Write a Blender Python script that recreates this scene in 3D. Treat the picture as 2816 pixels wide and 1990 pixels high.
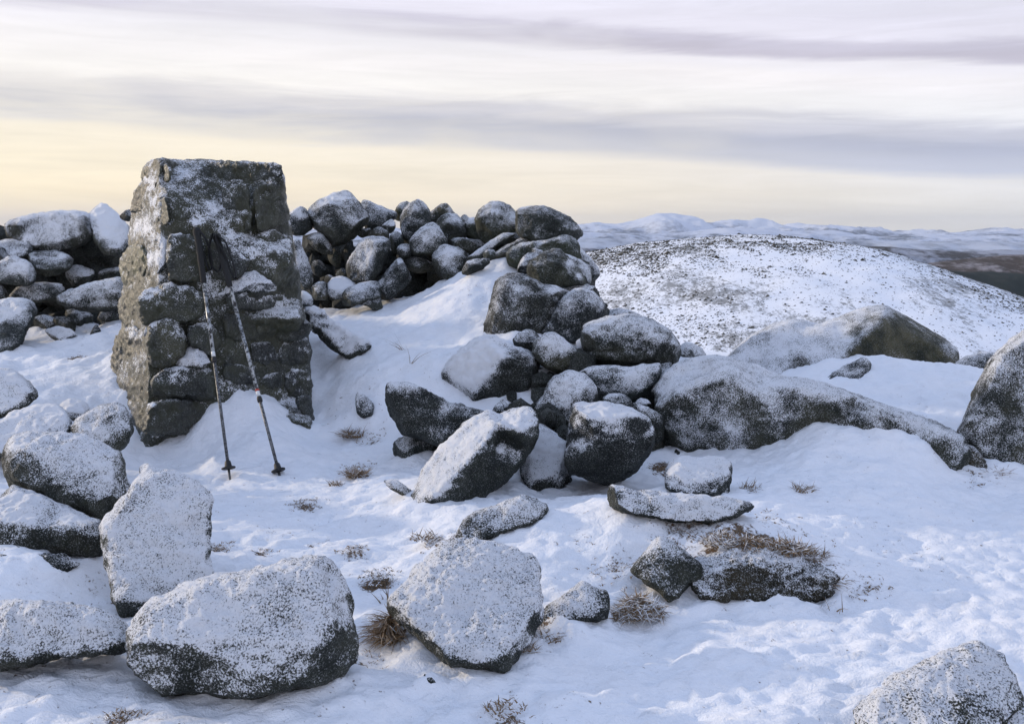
import bpy, math, random
import numpy as np
from mathutils import Vector
from mathutils.geometry import delaunay_2d_cdt

# ------------------------------------------------------------------ camera, light, sky
SC = bpy.context.scene
for o in list(bpy.data.objects):
    bpy.data.objects.remove(o)
CAMZ, FPX, CX, CY, PITCH = 1.05, 2763.0, 1408.0, 995.0, math.radians(7.31)
cam_d = bpy.data.cameras.new('camera')
cam = bpy.data.objects.new('camera', cam_d)
SC.collection.objects.link(cam)
cam.location = (0, 0, CAMZ)
cam.rotation_euler = (math.radians(90) - PITCH, 0, 0)
cam_d.sensor_width = 36.0
cam_d.lens = 36.0 * FPX / 2816.0
cam_d.clip_start = 0.05
cam_d.clip_end = 60000
SC.camera = cam

SUN_AZ = math.radians(-68)      # direction towards the sun, measured from +Y (view direction) to +X
SUN_EL = math.radians(15)
sun_d = bpy.data.lights.new('sun', 'SUN')
sun_d.energy = 2.4
sun_d.angle = math.radians(2.0)
sun_d.color = (1.0, 0.83, 0.62)
sun = bpy.data.objects.new('sun', sun_d)
SC.collection.objects.link(sun)
sd = Vector((math.sin(SUN_AZ) * math.cos(SUN_EL), math.cos(SUN_AZ) * math.cos(SUN_EL), math.sin(SUN_EL)))
sun.rotation_euler = sd.to_track_quat('Z', 'Y').to_euler()
sun.location = sd * 50

SC.view_settings.view_transform = 'Standard'
SC.view_settings.look = 'None'
SC.view_settings.gamma = 1.0
SC.view_settings.use_curve_mapping = False
SC.view_settings.exposure = 0.18
SC.cycles.use_denoising = True
SC.cycles.max_bounces = 6
SC.cycles.diffuse_bounces = 3
SC.cycles.volume_bounces = 0

W = bpy.data.worlds.new('World')
SC.world = W
W.use_nodes = True


class NT:
    """tiny node helper"""
    def __init__(s, tree):
        s.t = tree
        tree.nodes.clear()

    def n(s, typ, **kw):
        nd = s.t.nodes.new(typ)
        for k, v in kw.items():
            if k.startswith('i_'):
                key = k[2:]
                key = int(key) if key.isdigit() else key.replace('_', ' ')
                nd.inputs[key].default_value = v
            else:
                setattr(nd, k, v)
        return nd

    def l(s, a, b):
        s.t.links.new(a, b)

    def val(s, sock, x):
        if isinstance(x, (int, float, tuple, list)):
            sock.default_value = x
        else:
            s.l(x, sock)

    def m(s, op, a, b=0.0, c=None, clamp=False):
        nd = s.n('ShaderNodeMath', operation=op)
        nd.use_clamp = clamp
        s.val(nd.inputs[0], a)
        s.val(nd.inputs[1], b)
        if c is not None:
            s.val(nd.inputs[2], c)
        return nd.outputs[0]

    def mix(s, f, a, b):
        nd = s.n('ShaderNodeMix', data_type='RGBA')
        s.val(nd.inputs[0], f)
        for k, x in ((6, a), (7, b)):
            if isinstance(x, (tuple, list)) and len(x) == 3:
                x = (*x, 1)
            s.val(nd.inputs[k], x)
        return nd.outputs[2]

    def ss(s, x, a, b, lo=0.0, hi=1.0):
        nd = s.n('ShaderNodeMapRange', interpolation_type='SMOOTHSTEP')
        s.val(nd.inputs[0], x)
        nd.inputs[1].default_value = a
        nd.inputs[2].default_value = b
        nd.inputs[3].default_value = lo
        nd.inputs[4].default_value = hi
        return nd.outputs[0]

    def noise(s, vec, scale, detail=3.0, rough=0.55, dist=0.0):
        nd = s.n('ShaderNodeTexNoise')
        if vec is not None:
            s.l(vec, nd.inputs['Vector'])
        nd.inputs['Scale'].default_value = scale
        nd.inputs['Detail'].default_value = detail
        nd.inputs['Roughness'].default_value = rough
        nd.inputs['Distortion'].default_value = dist
        return nd.outputs[0]

    def mapping(s, vec, scale=(1, 1, 1), loc=(0, 0, 0), rot=(0, 0, 0)):
        nd = s.n('ShaderNodeMapping')
        s.l(vec, nd.inputs[0])
        nd.inputs['Scale'].default_value = scale
        nd.inputs['Location'].default_value = loc
        nd.inputs['Rotation'].default_value = rot
        return nd.outputs[0]

    def ramp(s, f, stops, interp='LINEAR'):
        nd = s.n('ShaderNodeValToRGB')
        s.l(f, nd.inputs[0])
        cr = nd.color_ramp
        cr.interpolation = interp
        while len(cr.elements) < len(stops):
            cr.elements.new(0.5)
        for e, (p, c) in zip(cr.elements, stops):
            e.position = p
            e.color = (*c, 1) if len(c) == 3 else c
        return nd.outputs[0]


def build_world():
    g = NT(W.node_tree)
    out = g.n('ShaderNodeOutputWorld')
    bg = g.n('ShaderNodeBackground')
    bg.inputs['Strength'].default_value = 0.1
    g.l(bg.outputs[0], out.inputs[0])
    sky = g.n('ShaderNodeTexSky', sky_type='NISHITA')
    sky.sun_disc = False
    sky.sun_elevation = SUN_EL
    sky.sun_rotation = SUN_AZ
    sky.air_density = 1.2
    sky.dust_density = 1.0
    tc = g.n('ShaderNodeTexCoord')
    sep = g.n('ShaderNodeSeparateXYZ')
    g.l(tc.outputs['Generated'], sep.inputs[0])
    x, y, z = sep.outputs
    el = g.m('ARCSINE', z)
    az = g.m('ARCTAN2', x, y)                    # 0 ahead, + to the right
    # long stratus streaks: coordinates stretched along azimuth
    cmb = g.n('ShaderNodeCombineXYZ')
    g.l(az, cmb.inputs[0])
    g.l(el, cmb.inputs[1])
    p = cmb.outputs[0]
    n1 = g.noise(g.mapping(p, (1.6, 9, 1), (3.1, 1.7, 0)), 1.0, 4, 0.5, 0.6)
    n2 = g.noise(g.mapping(p, (5, 62, 1), (0.4, 5.2, 0), (0, 0, 0.10)), 1.0, 7, 0.66, 0.7)
    n3 = g.noise(g.mapping(p, (2.6, 20, 1), (7.4, 2.2, 0), (0, 0, 0.07)), 1.0, 4, 0.6, 0.5)
    # the streaks sink towards the right
    sink = g.m('ADD', g.m('MULTIPLY', az, 0.050), g.m('MULTIPLY', g.m('MULTIPLY', az, az), 0.055))
    t = g.m('ADD', el, sink)
    t = g.m('ADD', t, g.m('MULTIPLY', g.m('SUBTRACT', n1, 0.5), 0.030))
    t = g.m('ADD', t, g.m('MULTIPLY', g.m('SUBTRACT', n2, 0.5), 0.020))
    rad = 10.0

    def c(r, gg, b):
        f = lambda q: ((q / 255.0 + 0.055) / 1.055) ** 2.4
        return (f(r), f(gg), f(b))
    stops = [(0.00, c(238, 228, 222)), (0.070, c(246, 236, 220)), (0.20, c(246, 238, 226)), (0.290, c(242, 236, 230)),
             (0.345, c(198, 200, 214)), (0.405, c(184, 187, 205)), (0.45, c(204, 204, 216)),
             (0.52, c(242, 240, 242)), (0.61, c(244, 240, 243)), (0.665, c(236, 233, 240)), (0.70, c(196, 191, 206)), (0.735, c(201, 197, 213)),
             (0.78, c(228, 225, 238)), (0.88, c(228, 226, 240)), (1.0, c(230, 228, 242))]
    fac = g.m('DIVIDE', t, 0.26, clamp=True)
    band = g.ramp(fac, stops, 'EASE')
    # a flat, even variant of the same sky so that the streaks fade along their length
    soft = g.ramp(g.m('DIVIDE', el, 0.26, clamp=True),
                  [(0, c(246, 236, 222)), (0.3, c(246, 241, 234)), (0.6, c(247, 245, 248)), (1.0, c(230, 228, 242))], 'EASE')
    fade = g.ss(g.m('ADD', n3, g.m('MULTIPLY', az, 0.30)), 0.26, 0.60, 0.35, 1.0)
    cl = g.mix(fade, soft, band)
    # fine streak brightness variation
    br = g.ss(n3, 0.25, 0.75, 0.93, 1.05)
    br2 = g.ss(n2, 0.25, 0.75, 0.94, 1.04)
    cl2 = g.n('ShaderNodeVectorMath', operation='SCALE')
    g.l(cl, cl2.inputs[0])
    g.l(g.m('MULTIPLY', br, br2), cl2.inputs['Scale'])
    # warm glow low in the sky towards the sun (left)
    cosd = g.m('COSINE', g.m('SUBTRACT', az, SUN_AZ))
    warm = g.m('MULTIPLY', g.ss(cosd, -0.12, 0.88), g.ss(el, 0.03, 0.21, 1.0, 0.0))
    warmc = g.n('ShaderNodeMix', data_type='RGBA', blend_type='MULTIPLY')
    g.l(g.m('MULTIPLY', warm, 1.0), warmc.inputs[0])
    g.l(cl2.outputs[0], warmc.inputs[6])
    warmc.inputs[7].default_value = (1.12, 1.045, 0.85, 1)
    # cooler and bluer to the right low down
    cool = g.m('MULTIPLY', g.ss(az, 0.05, 0.55), g.ss(el, 0.02, 0.16, 0.55, 0.1))
    coolc = g.n('ShaderNodeMix', data_type='RGBA', blend_type='MULTIPLY')
    g.l(cool, coolc.inputs[0])
    g.l(warmc.outputs[2], coolc.inputs[6])
    coolc.inputs[7].default_value = (0.86, 0.94, 1.06, 1)
    # higher up the stratus thins to blue
    n4 = g.noise(g.mapping(tc.outputs['Generated'], (2.2, 1.2, 3)), 1.5, 5, 0.6, 0.4)
    hi = g.mix(n4, (0.42, 0.56, 0.90), (0.64, 0.73, 0.97))
    k = g.ss(el, 0.24, 0.62)
    cl3 = g.mix(k, coolc.outputs[2], hi)
    sc = g.n('ShaderNodeVectorMath', operation='SCALE')
    g.l(cl3, sc.inputs[0])
    sc.inputs['Scale'].default_value = rad
    skc = g.mix(g.ss(el, 0.1, 0.8, 0.96, 0.80), sky.outputs[0], sc.outputs[0])
    g.l(skc, bg.inputs['Color'])


build_world()

# ------------------------------------------------------------------ helpers
RNG = np.random.default_rng(7)
random.seed(7)
CP, SP = math.cos(PITCH), math.sin(PITCH)


def P(u, v, Y):
    """world point seen at photo pixel (u, v) lying Y metres ahead (world Y)"""
    a = (np.asarray(u, float) - CX) / FPX
    b = (CY - np.asarray(v, float)) / FPX
    dx, dy, dz = a, CP + b * SP, -SP + b * CP
    k = np.asarray(Y, float) / dy
    return np.stack([dx * k, dy * k, CAMZ + dz * k], -1)


def ray(u, v):
    a, b = (u - CX) / FPX, (CY - v) / FPX
    d = np.array([a, CP + b * SP, -SP + b * CP])
    return d / np.linalg.norm(d)


def proj(p):
    q = np.asarray(p, float) - np.array([0, 0, CAMZ])
    dep = q[..., 1] * CP - q[..., 2] * SP
    up = q[..., 1] * SP + q[..., 2] * CP
    return CX + FPX * q[..., 0] / dep, CY - FPX * up / dep


def _hash(ix, iy, iz, seed):
    h = (ix.astype(np.int64) * 374761393 + iy.astype(np.int64) * 668265263 + iz.astype(np.int64) * 2147483647 + seed * 1274126177) & 0xFFFFFFFF
    h = ((h ^ (h >> 13)) * 1274126177) & 0xFFFFFFFF
    h = ((h ^ (h >> 16)) * 2246822519) & 0xFFFFFFFF
    return ((h ^ (h >> 15)) & 0xFFFFFF) / float(0xFFFFFF) * 2 - 1


def vn(p, seed=0):
    f = np.floor(p)
    t = p - f
    t = t * t * t * (t * (t * 6 - 15) + 10)
    i = f.astype(np.int64)
    r = 0
    for a in (0, 1):
        wa = t[:, 0] if a else 1 - t[:, 0]
        for b in (0, 1):
            wb = t[:, 1] if b else 1 - t[:, 1]
            for c in (0, 1):
                wc = t[:, 2] if c else 1 - t[:, 2]
                r = r + wa * wb * wc * _hash(i[:, 0] + a, i[:, 1] + b, i[:, 2] + c, seed)
    return r


def fbm(p, octs=4, seed=0, gain=0.5):
    r, a, s = 0, 1.0, 0
    q = p.copy()
    for k in range(octs):
        r = r + a * vn(q, seed + k * 17)
        s += a
        a *= gain
        q = q * 2.03 + 13.7
    return r / s


def sstep(x, a, b):
    t = np.clip((x - a) / (b - a), 0, 1)
    return t * t * (3 - 2 * t)


def link(o, parent=None):
    SC.collection.objects.link(o)
    if parent is not None:
        o.parent = parent
    return o


def tag(o, label=None, cat=None, group=None, kind=None):
    if label: o['label'] = label
    if cat: o['category'] = cat
    if group: o['group'] = group
    if kind: o['kind'] = kind
    return o


def mesh_np(name, V, F, mats=(), smooth=True, attrs=None):
    """V (n,3) array, F (m,k) int array of tris or quads"""
    me = bpy.data.meshes.new(name)
    V = np.asarray(V, np.float32)
    F = np.asarray(F, np.int32)
    k = F.shape[1]
    me.vertices.add(len(V))
    me.vertices.foreach_set('co', V.ravel())
    me.loops.add(F.size)
    me.loops.foreach_set('vertex_index', F.ravel())
    me.polygons.add(len(F))
    me.polygons.foreach_set('loop_start', np.arange(0, F.size, k, dtype=np.int32))
    me.polygons.foreach_set('loop_total', np.full(len(F), k, np.int32))
    me.polygons.foreach_set('use_smooth', np.full(len(F), smooth, bool))
    me.update(calc_edges=True)
    for m in mats:
        me.materials.append(m)
    if attrs:
        for an, av in attrs.items():
            at = me.attributes.new(an, 'FLOAT', 'POINT')
            at.data.foreach_set('value', np.asarray(av, np.float32))
    return me


def grid_faces(nx, ny):
    i = np.arange(nx - 1)[None, :]
    j = np.arange(ny - 1)[:, None]
    a = j * nx + i
    return np.stack([a, a + 1, a + nx + 1, a + nx], -1).reshape(-1, 4)


def vnormals(V, F):
    if F.shape[1] == 4:
        fn = np.cross(V[F[:, 2]] - V[F[:, 0]], V[F[:, 3]] - V[F[:, 1]])
    else:
        fn = np.cross(V[F[:, 1]] - V[F[:, 0]], V[F[:, 2]] - V[F[:, 0]])
    N = np.zeros_like(V)
    for k in range(F.shape[1]):
        for c in range(3):
            N[:, c] += np.bincount(F[:, k], fn[:, c], len(V))
    return N / (np.linalg.norm(N, axis=1, keepdims=True) + 1e-12)


def lap_smooth(V, F, it, lam=0.6):
    k = F.shape[1]
    a = np.concatenate([F[:, j] for j in range(k)])
    b = np.concatenate([F[:, (j + 1) % k] for j in range(k)])
    cnt = np.bincount(a, minlength=len(V)) + np.bincount(b, minlength=len(V)) + 1e-9
    for _ in range(it):
        S = np.zeros_like(V)
        for c in range(3):
            S[:, c] = np.bincount(a, V[b, c], len(V)) + np.bincount(b, V[a, c], len(V))
        V = V + lam * (S / cnt[:, None] - V)
    return V

# ------------------------------------------------------------------ materials
def newmat(name):
    m = bpy.data.materials.new(name)
    m.use_nodes = True
    g = NT(m.node_tree)
    out = g.n('ShaderNodeOutputMaterial')
    bs = g.n('ShaderNodeBsdfPrincipled')
    g.l(bs.outputs[0], out.inputs[0])
    return m, g, bs, out


SNOW = (0.86, 0.88, 0.92)


def rock_material(name, ice=0.0, fine=1.0, wB=1.0, wC=1.35, rm=0.15, moss=0.0):
    """granite under patchy snow and rime; vertex attribute snow = how much snow lies there"""
    m, g, bs, out = newmat(name)
    tc = g.n('ShaderNodeTexCoord')
    oi = g.n('ShaderNodeObjectInfo')
    at = g.n('ShaderNodeAttribute', attribute_name='snow')
    pos = g.n('ShaderNodeNewGeometry').outputs['Position']
    nA = g.noise(pos, 9, 5, 0.6)
    nB = g.noise(pos, 46 * fine, 4, 0.6, 0.3)
    nC = g.ss(g.noise(pos, 225 * fine, 4, 0.75), 0.30, 0.70)
    nD = g.noise(pos, 400 * fine, 2, 0.5)
    # rock: dark greenish granite with crystals and lichen
    base = g.mix(g.ss(nA, 0.35, 0.68), (0.008, 0.011, 0.009), (0.036, 0.039, 0.029))
    base = g.mix(g.ss(nB, 0.52, 0.74, 0, 0.7), base, (0.020, 0.026, 0.013))
    tint = g.n('ShaderNodeMix', data_type='RGBA', blend_type='MULTIPLY')
    tint.inputs[0].default_value = 1.0
    g.l(base, tint.inputs[6])
    g.l(oi.outputs['Color'], tint.inputs[7])
    fl = g.m('ADD', nC, g.m('MULTIPLY', g.m('SUBTRACT', nA, 0.5), 0.35))
    base = g.mix(g.ss(fl, 0.64, 0.9, 0, 0.55), tint.outputs[2], (0.26, 0.27, 0.265))
    base = g.mix(g.ss(nD, 0.40, 0.28, 0, 0.8), base, (0.008, 0.008, 0.008))
    if moss:
        nm = g.noise(pos, 6, 5, 0.65, 0.5)
        base = g.mix(g.ss(nm, 0.45, 0.62, 0, moss), base, (0.030, 0.032, 0.011))
    # snow mask
    s = at.outputs['Fac']
    s = g.m('ADD', s, g.m('MULTIPLY', g.m('SUBTRACT', nB, 0.5), wB))
    s = g.m('ADD', s, g.m('MULTIPLY', g.m('SUBTRACT', nC, 0.5), wC))
    s = g.m('ADD', s, g.m('MULTIPLY', g.m('SUBTRACT', nA, 0.5), 1.15))
    mask = g.ss(s, 0.27, 0.60)
    # thin rime: a pale dusting where there is nearly enough snow
    rime = g.ss(s, -0.35, 0.6, 0.0, rm)
    base = g.mix(rime, base, (0.52, 0.55, 0.56))
    col = g.mix(mask, base, SNOW)
    g.l(col, bs.inputs['Base Color'])
    g.l(g.ss(mask, 0.0, 1.0, 0.72 - ice, 0.62 - ice * 0.2), bs.inputs['Roughness'])
    bs.inputs['Specular IOR Level'].default_value = 0.3 + ice
    h = g.m('ADD', g.m('MULTIPLY', mask, 0.55), g.m('MULTIPLY', nC, 0.55))
    h = g.m('ADD', h, g.m('MULTIPLY', nB, 0.7))
    h = g.m('ADD', h, g.m('MULTIPLY', nD, 0.22))
    bp = g.n('ShaderNodeBump')
    bp.inputs['Strength'].default_value = 0.75
    bp.inputs['Distance'].default_value = 0.006
    g.l(h, bp.inputs['Height'])
    g.l(bp.outputs[0], bs.inputs['Normal'])
    return m


def snow_material():
    m, g, bs, out = newmat('snow')
    pos = g.n('ShaderNodeNewGeometry').outputs['Position']
    at = g.n('ShaderNodeAttribute', attribute_name='litter')
    nA = g.noise(pos, 5, 4, 0.6)
    nB = g.noise(pos, 40, 4, 0.65, 0.4)
    nC = g.noise(pos, 130, 3, 0.65)
    nD = g.noise(g.mapping(pos, (1.0, 1.7, 1.0), (0, 0, 0), (0, 0, 0.5)), 16, 5, 0.62, 0.6)
    s = g.m('ADD', at.outputs['Fac'], g.m('MULTIPLY', g.m('SUBTRACT', nB, 0.5), 1.5))
    s = g.m('ADD', s, g.m('MULTIPLY', g.m('SUBTRACT', nC, 0.5), 1.2))
    s = g.m('ADD', s, g.m('MULTIPLY', g.m('SUBTRACT', nD, 0.5), 0.9))
    mask = g.ss(s, 0.52, 0.80)
    dirt = g.mix(g.ss(nC, 0.35, 0.6), (0.020, 0.018, 0.012), (0.16, 0.10, 0.055))
    col = g.mix(mask, g.mix(g.ss(nA, 0.3, 0.7), (0.83, 0.86, 0.91), (0.87, 0.88, 0.91)), dirt)
    g.l(col, bs.inputs['Base Color'])
    bs.inputs['Roughness'].default_value = 0.6
    bs.inputs['Specular IOR Level'].default_value = 0.25
    h = g.m('ADD', g.m('MULTIPLY', nB, 0.5), g.m('MULTIPLY', nC, 0.30))
    h = g.m('ADD', h, g.m('MULTIPLY', nD, 1.5))
    h = g.m('SUBTRACT', h, g.m('MULTIPLY', mask, 0.7))
    bp = g.n('ShaderNodeBump')
    bp.inputs['Strength'].default_value = 0.6
    bp.inputs['Distance'].default_value = 0.012
    g.l(h, bp.inputs['Height'])
    g.l(bp.outputs[0], bs.inputs['Normal'])
    return m


def plain(name, col, rough=0.6, metal=0.0, nz=None, spec=0.5, col2=None):
    m, g, bs, out = newmat(name)
    bs.inputs['Roughness'].default_value = rough
    bs.inputs['Metallic'].default_value = metal
    bs.inputs['Specular IOR Level'].default_value = spec
    if nz:
        pos = g.n('ShaderNodeNewGeometry').outputs['Position']
        f = g.ss(g.noise(pos, nz, 4, 0.6), 0.42, 0.6)
        g.l(g.mix(f, col, col2), bs.inputs['Base Color'])
    else:
        bs.inputs['Base Color'].default_value = (*col, 1)
    return m


def hill_material():
    m, g, bs, out = newmat('stony_snow_hill')
    pos = g.n('ShaderNodeNewGeometry').outputs['Position']
    nA = g.noise(g.mapping(pos, (0.05, 0.022, 0.05)), 1.0, 4, 0.6, 0.5)
    nB = g.noise(g.mapping(pos, (0.9, 0.45, 0.9)), 1.0, 4, 0.65)
    nC = g.noise(g.mapping(pos, (3.0, 1.3, 3.0)), 1.0, 3, 0.6)
    s = g.m('ADD', g.m('MULTIPLY', nA, 2.2), g.m('ADD', g.m('MULTIPLY', nB, 1.3), g.m('MULTIPLY', nC, 0.9)))
    mask = g.ss(s, 2.18, 2.6, 0, 0.72)
    col = g.mix(mask, SNOW, (0.07, 0.068, 0.055))
    g.l(col, bs.inputs['Base Color'])
    bs.inputs['Roughness'].default_value = 0.8
    bs.inputs['Specular IOR Level'].default_value = 0.15
    return m


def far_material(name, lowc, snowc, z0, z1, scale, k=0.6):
    """moor below (dark blue also paints shade on the far ranges), snow above, mottled"""
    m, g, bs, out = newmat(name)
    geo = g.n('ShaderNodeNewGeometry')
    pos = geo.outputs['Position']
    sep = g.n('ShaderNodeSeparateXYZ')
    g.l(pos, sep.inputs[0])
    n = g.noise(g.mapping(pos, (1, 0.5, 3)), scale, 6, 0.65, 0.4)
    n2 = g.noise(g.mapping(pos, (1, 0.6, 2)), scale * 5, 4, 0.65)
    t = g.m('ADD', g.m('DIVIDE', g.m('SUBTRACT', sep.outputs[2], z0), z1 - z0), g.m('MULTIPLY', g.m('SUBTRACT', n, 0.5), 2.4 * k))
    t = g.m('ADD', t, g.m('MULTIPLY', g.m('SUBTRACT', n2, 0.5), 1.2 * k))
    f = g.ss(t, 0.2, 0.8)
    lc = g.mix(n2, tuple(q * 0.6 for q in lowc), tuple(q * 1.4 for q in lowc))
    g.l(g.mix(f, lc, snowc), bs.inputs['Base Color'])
    bs.inputs['Roughness'].default_value = 0.9
    bs.inputs['Specular IOR Level'].default_value = 0.1
    return m


M_ROCK = rock_material('granite_with_rime')
M_ICE = rock_material('icy_granite', ice=0.34, fine=0.72, wB=1.9, wC=1.3, rm=0.12, moss=0.8)
M_SNOW = snow_material()
M_HILL = hill_material()

# ------------------------------------------------------------------ ground
GZ = [(-300, 1990, 0), (0, 1990, 0.01), (60, 1940, 0.02), (300, 1960, 0), (700, 1970, -0.01), (1100, 1990, 0), (1500, 1950, 0), (2000, 1990, 0.02),
      (2500, 1990, 0), (3000, 1990, 0), (-300, 1800, 0), (200, 1870, 0.0), (350, 1840, 0), (950, 1650, 0), (1010, 1800, 0),
      (620, 1480, 0), (750, 1500, 0.005), (900, 1520, 0.0), (1000, 1420, 0.01), (800, 1400, 0), (620, 1330, 0), (780, 1330, 0.0),
      (930, 1290, 0.03), (1050, 1520, 0.02), (1450, 1430, 0.10), (1700, 1430, 0.13), (1900, 1410, 0.13), (2100, 1420, 0.10),
      (2250, 1500, 0.06), (1300, 1500, 0.05), (1600, 1700, 0.0), (1850, 1660, -0.01), (1550, 1560, 0.05), (1990, 1612, 0.02), (2037, 1592, 0.035), (2098, 1573, 0.05), (2158, 1576, 0.045), (2230, 1632, 0.0), (2060, 1680, 0.0), (2200, 1680, 0.0), (1820, 1490, 0.09), (1950, 1485, 0.10), (2080, 1505, 0.09), (2180, 1540, 0.07), (1700, 1530, 0.06), (2100, 1800, 0), (2600, 1700, 0.02),
      (1500, 1800, 0), (2300, 1400, 0.09), (2500, 1500, 0.03), (2700, 1420, 0.05), (560, 1250, 0.04), (700, 1200, 0.13),
      (120, 1570, 0.09), (0, 1600, 0.09), (300, 1660, 0.0), (100, 1790, -0.005), (300, 1780, 0.0), (-150, 1790, -0.005), (0, 1420, 0.12), (450, 1400, 0.02), (400, 1300, 0.06), (1300, 1400, 0.07), (1080, 1340, 0.06)]
GY = [(2816, 1330, 3.9), (2057, 1258, 4.27), (2101, 1244, 4.28), (2173, 1196, 4.30), (2239, 1180, 4.27), (2322, 1178, 4.22), (2405, 1184, 4.17), (2476, 1203, 4.12), (2553, 1245, 4.05), (2592, 1289, 3.98), (2650, 1335, 3.92), (1750, 1340, 4.0), (1600, 1350, 3.97),
      (1150, 1180, 4.6), (1000, 1200, 4.78), (950, 1050, 5.15), (950, 1150, 4.85), (1000, 950, 5.6), (1100, 880, 6.1), (950, 850, 6.6),
      (1000, 832, 7.1), (880, 860, 6.8), (1200, 800, 6.8), (1300, 745, 6.6), (1400, 695, 6.5), (1250, 950, 5.4), (1150, 1000, 5.1), (1300, 870, 5.7),
      (1080, 1060, 4.95), (1200, 1120, 4.75), (150, 1050, 5.0), (300, 950, 5.6), (80, 930, 5.9), (100, 1130, 4.6), (330, 1160, 4.7), (300, 890, 6.0), (250, 925, 6.0), (120, 903, 6.2), (180, 940, 5.8),
      (640, 1062, 4.80), (700, 1075, 4.85), (577, 1140, 4.66), (440, 1235, 4.62), (805, 1118, 4.95), (1290, 1095, 4.86), (1300, 1030, 4.92), (1350, 975, 5.02), (1250, 1000, 5.05), (1220, 1080, 4.82), (860, 1178, 4.93), (845, 1145, 5.08), (2450, 980, 5.9), (2600, 1150, 4.9), (2700, 1018, 5.4),
      (2350, 1130, 5.0), (1600, 1120, 4.8), (1500, 900, 5.7), (2640, 1325, 3.93), (2100, 1080, 5.2), (1900, 1000, 5.6)]
GW = [(-4, 9, 0.3), (0, 9.5, 0.35), (3, 9, -0.1), (5, 8, -0.3), (-6, 6, 0.2), (6, 5, 0.0), (8, 11, -0.9), (-8, 11, -0.7), (0, 12, -0.4),
      (-4, 12, -0.5), (4, 12, -0.8), (-3, 0, 0), (0, 0, 0), (3, 0, 0), (-3, -3, 0), (3, -3, 0), (0, -3, 0), (5, 2, 0), (-5, 2, 0.1), (-4, 4, 0.15),
      (2.4, 7.5, -0.1), (2.7, 6.3, 0.10), (3.3, 6.0, 0.05), (1.9, 6.6, 0.15),  (1.0, 5.7, 0.05), (1.4, 6.2, 0.05), (0.9, 6.6, -0.1), (1.3, 7.4, -0.4), (2.2, 8, -0.4), (0.6, 8, -0.2), (1.9, 6.9, 0.0), (-1.2, 7.6, 0.45), (-3, 7.5, 0.4)]


def y_at_z(u, v, z):
    b = (CY - v) / FPX
    return (z - CAMZ) / (-SP + b * CP) * (CP + b * SP)


ctl = [P(u, v, y_at_z(u, v, z)) for u, v, z in GZ] + [P(u, v, Y) for u, v, Y in GY] + [np.array(w, float) for w in GW]
ctl = np.array(ctl)


def _tps(r2):
    return 0.5 * r2 * np.log(r2 + 1e-9)


_n = len(ctl)
_d2 = ((ctl[:, None, :2] - ctl[None, :, :2]) ** 2).sum(-1)
_A = np.zeros((_n + 3, _n + 3))
_A[:_n, :_n] = _tps(_d2) + np.eye(_n) * 0.012
_A[:_n, _n] = _A[_n, :_n] = 1
_A[:_n, _n + 1:] = ctl[:, :2]
_A[_n + 1:, :_n] = ctl[:, :2].T
_w = np.linalg.solve(_A, np.concatenate([ctl[:, 2], [0, 0, 0]]))


def tz0(x, y):
    """large shape of the ground near the summit"""
    x = np.atleast_1d(np.asarray(x, float))
    y = np.atleast_1d(np.asarray(y, float))
    out = np.empty(x.shape)
    cx, cy = np.clip(x, -8, 8), np.clip(y, -3, 12)
    for s in range(0, len(x), 60000):
        xx, yy = cx[s:s + 60000], cy[s:s + 60000]
        r2 = (xx[:, None] - ctl[None, :, 0]) ** 2 + (yy[:, None] - ctl[None, :, 1]) ** 2
        out[s:s + 60000] = _tps(r2) @ _w[:_n] + _w[_n] + _w[_n + 1] * xx + _w[_n + 2] * yy
    r = np.hypot(x, y - 4)
    k = sstep(r, 5.5, 9.5)
    far = -0.3 - 0.13 * np.maximum(r - 8, 0)
    return out * (1 - k) + far * k


def ground_hit(u, v):
    """first crossing of the photo ray with the large ground shape -> Y"""
    Y = np.linspace(1.2, 9, 1200)
    p = P(u, v, Y)
    below = p[:, 2] < tz0(p[:, 0], p[:, 1])
    i = np.argmax(below)
    return float(Y[i]) if below.any() else 6.0


# dents: boot prints and small hollows (photo px, radius m, depth m)
PRINTS = [(2370, 1905, 0.055, 0.016, 0.3), (1130, 1950, 0.06, 0.012, 1.2), (1210, 1925, 0.05, 0.010, 1.0), (2380, 1790, 0.04, 0.010, 0.2), (1560, 1890, 0.05, 0.008, 0.4),
          (2620, 1660, 0.06, 0.014, 0.8), (700, 1370, 0.05, 0.008, 0.5), (2100, 1860, 0.045, 0.009, 0.9), (1750, 1930, 0.05, 0.010, 0.1), (1900, 1760, 0.035, 0.006, 0.6),
          (2460, 1720, 0.05, 0.010, 1.4), (1380, 1960, 0.05, 0.009, 0.4)]
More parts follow.
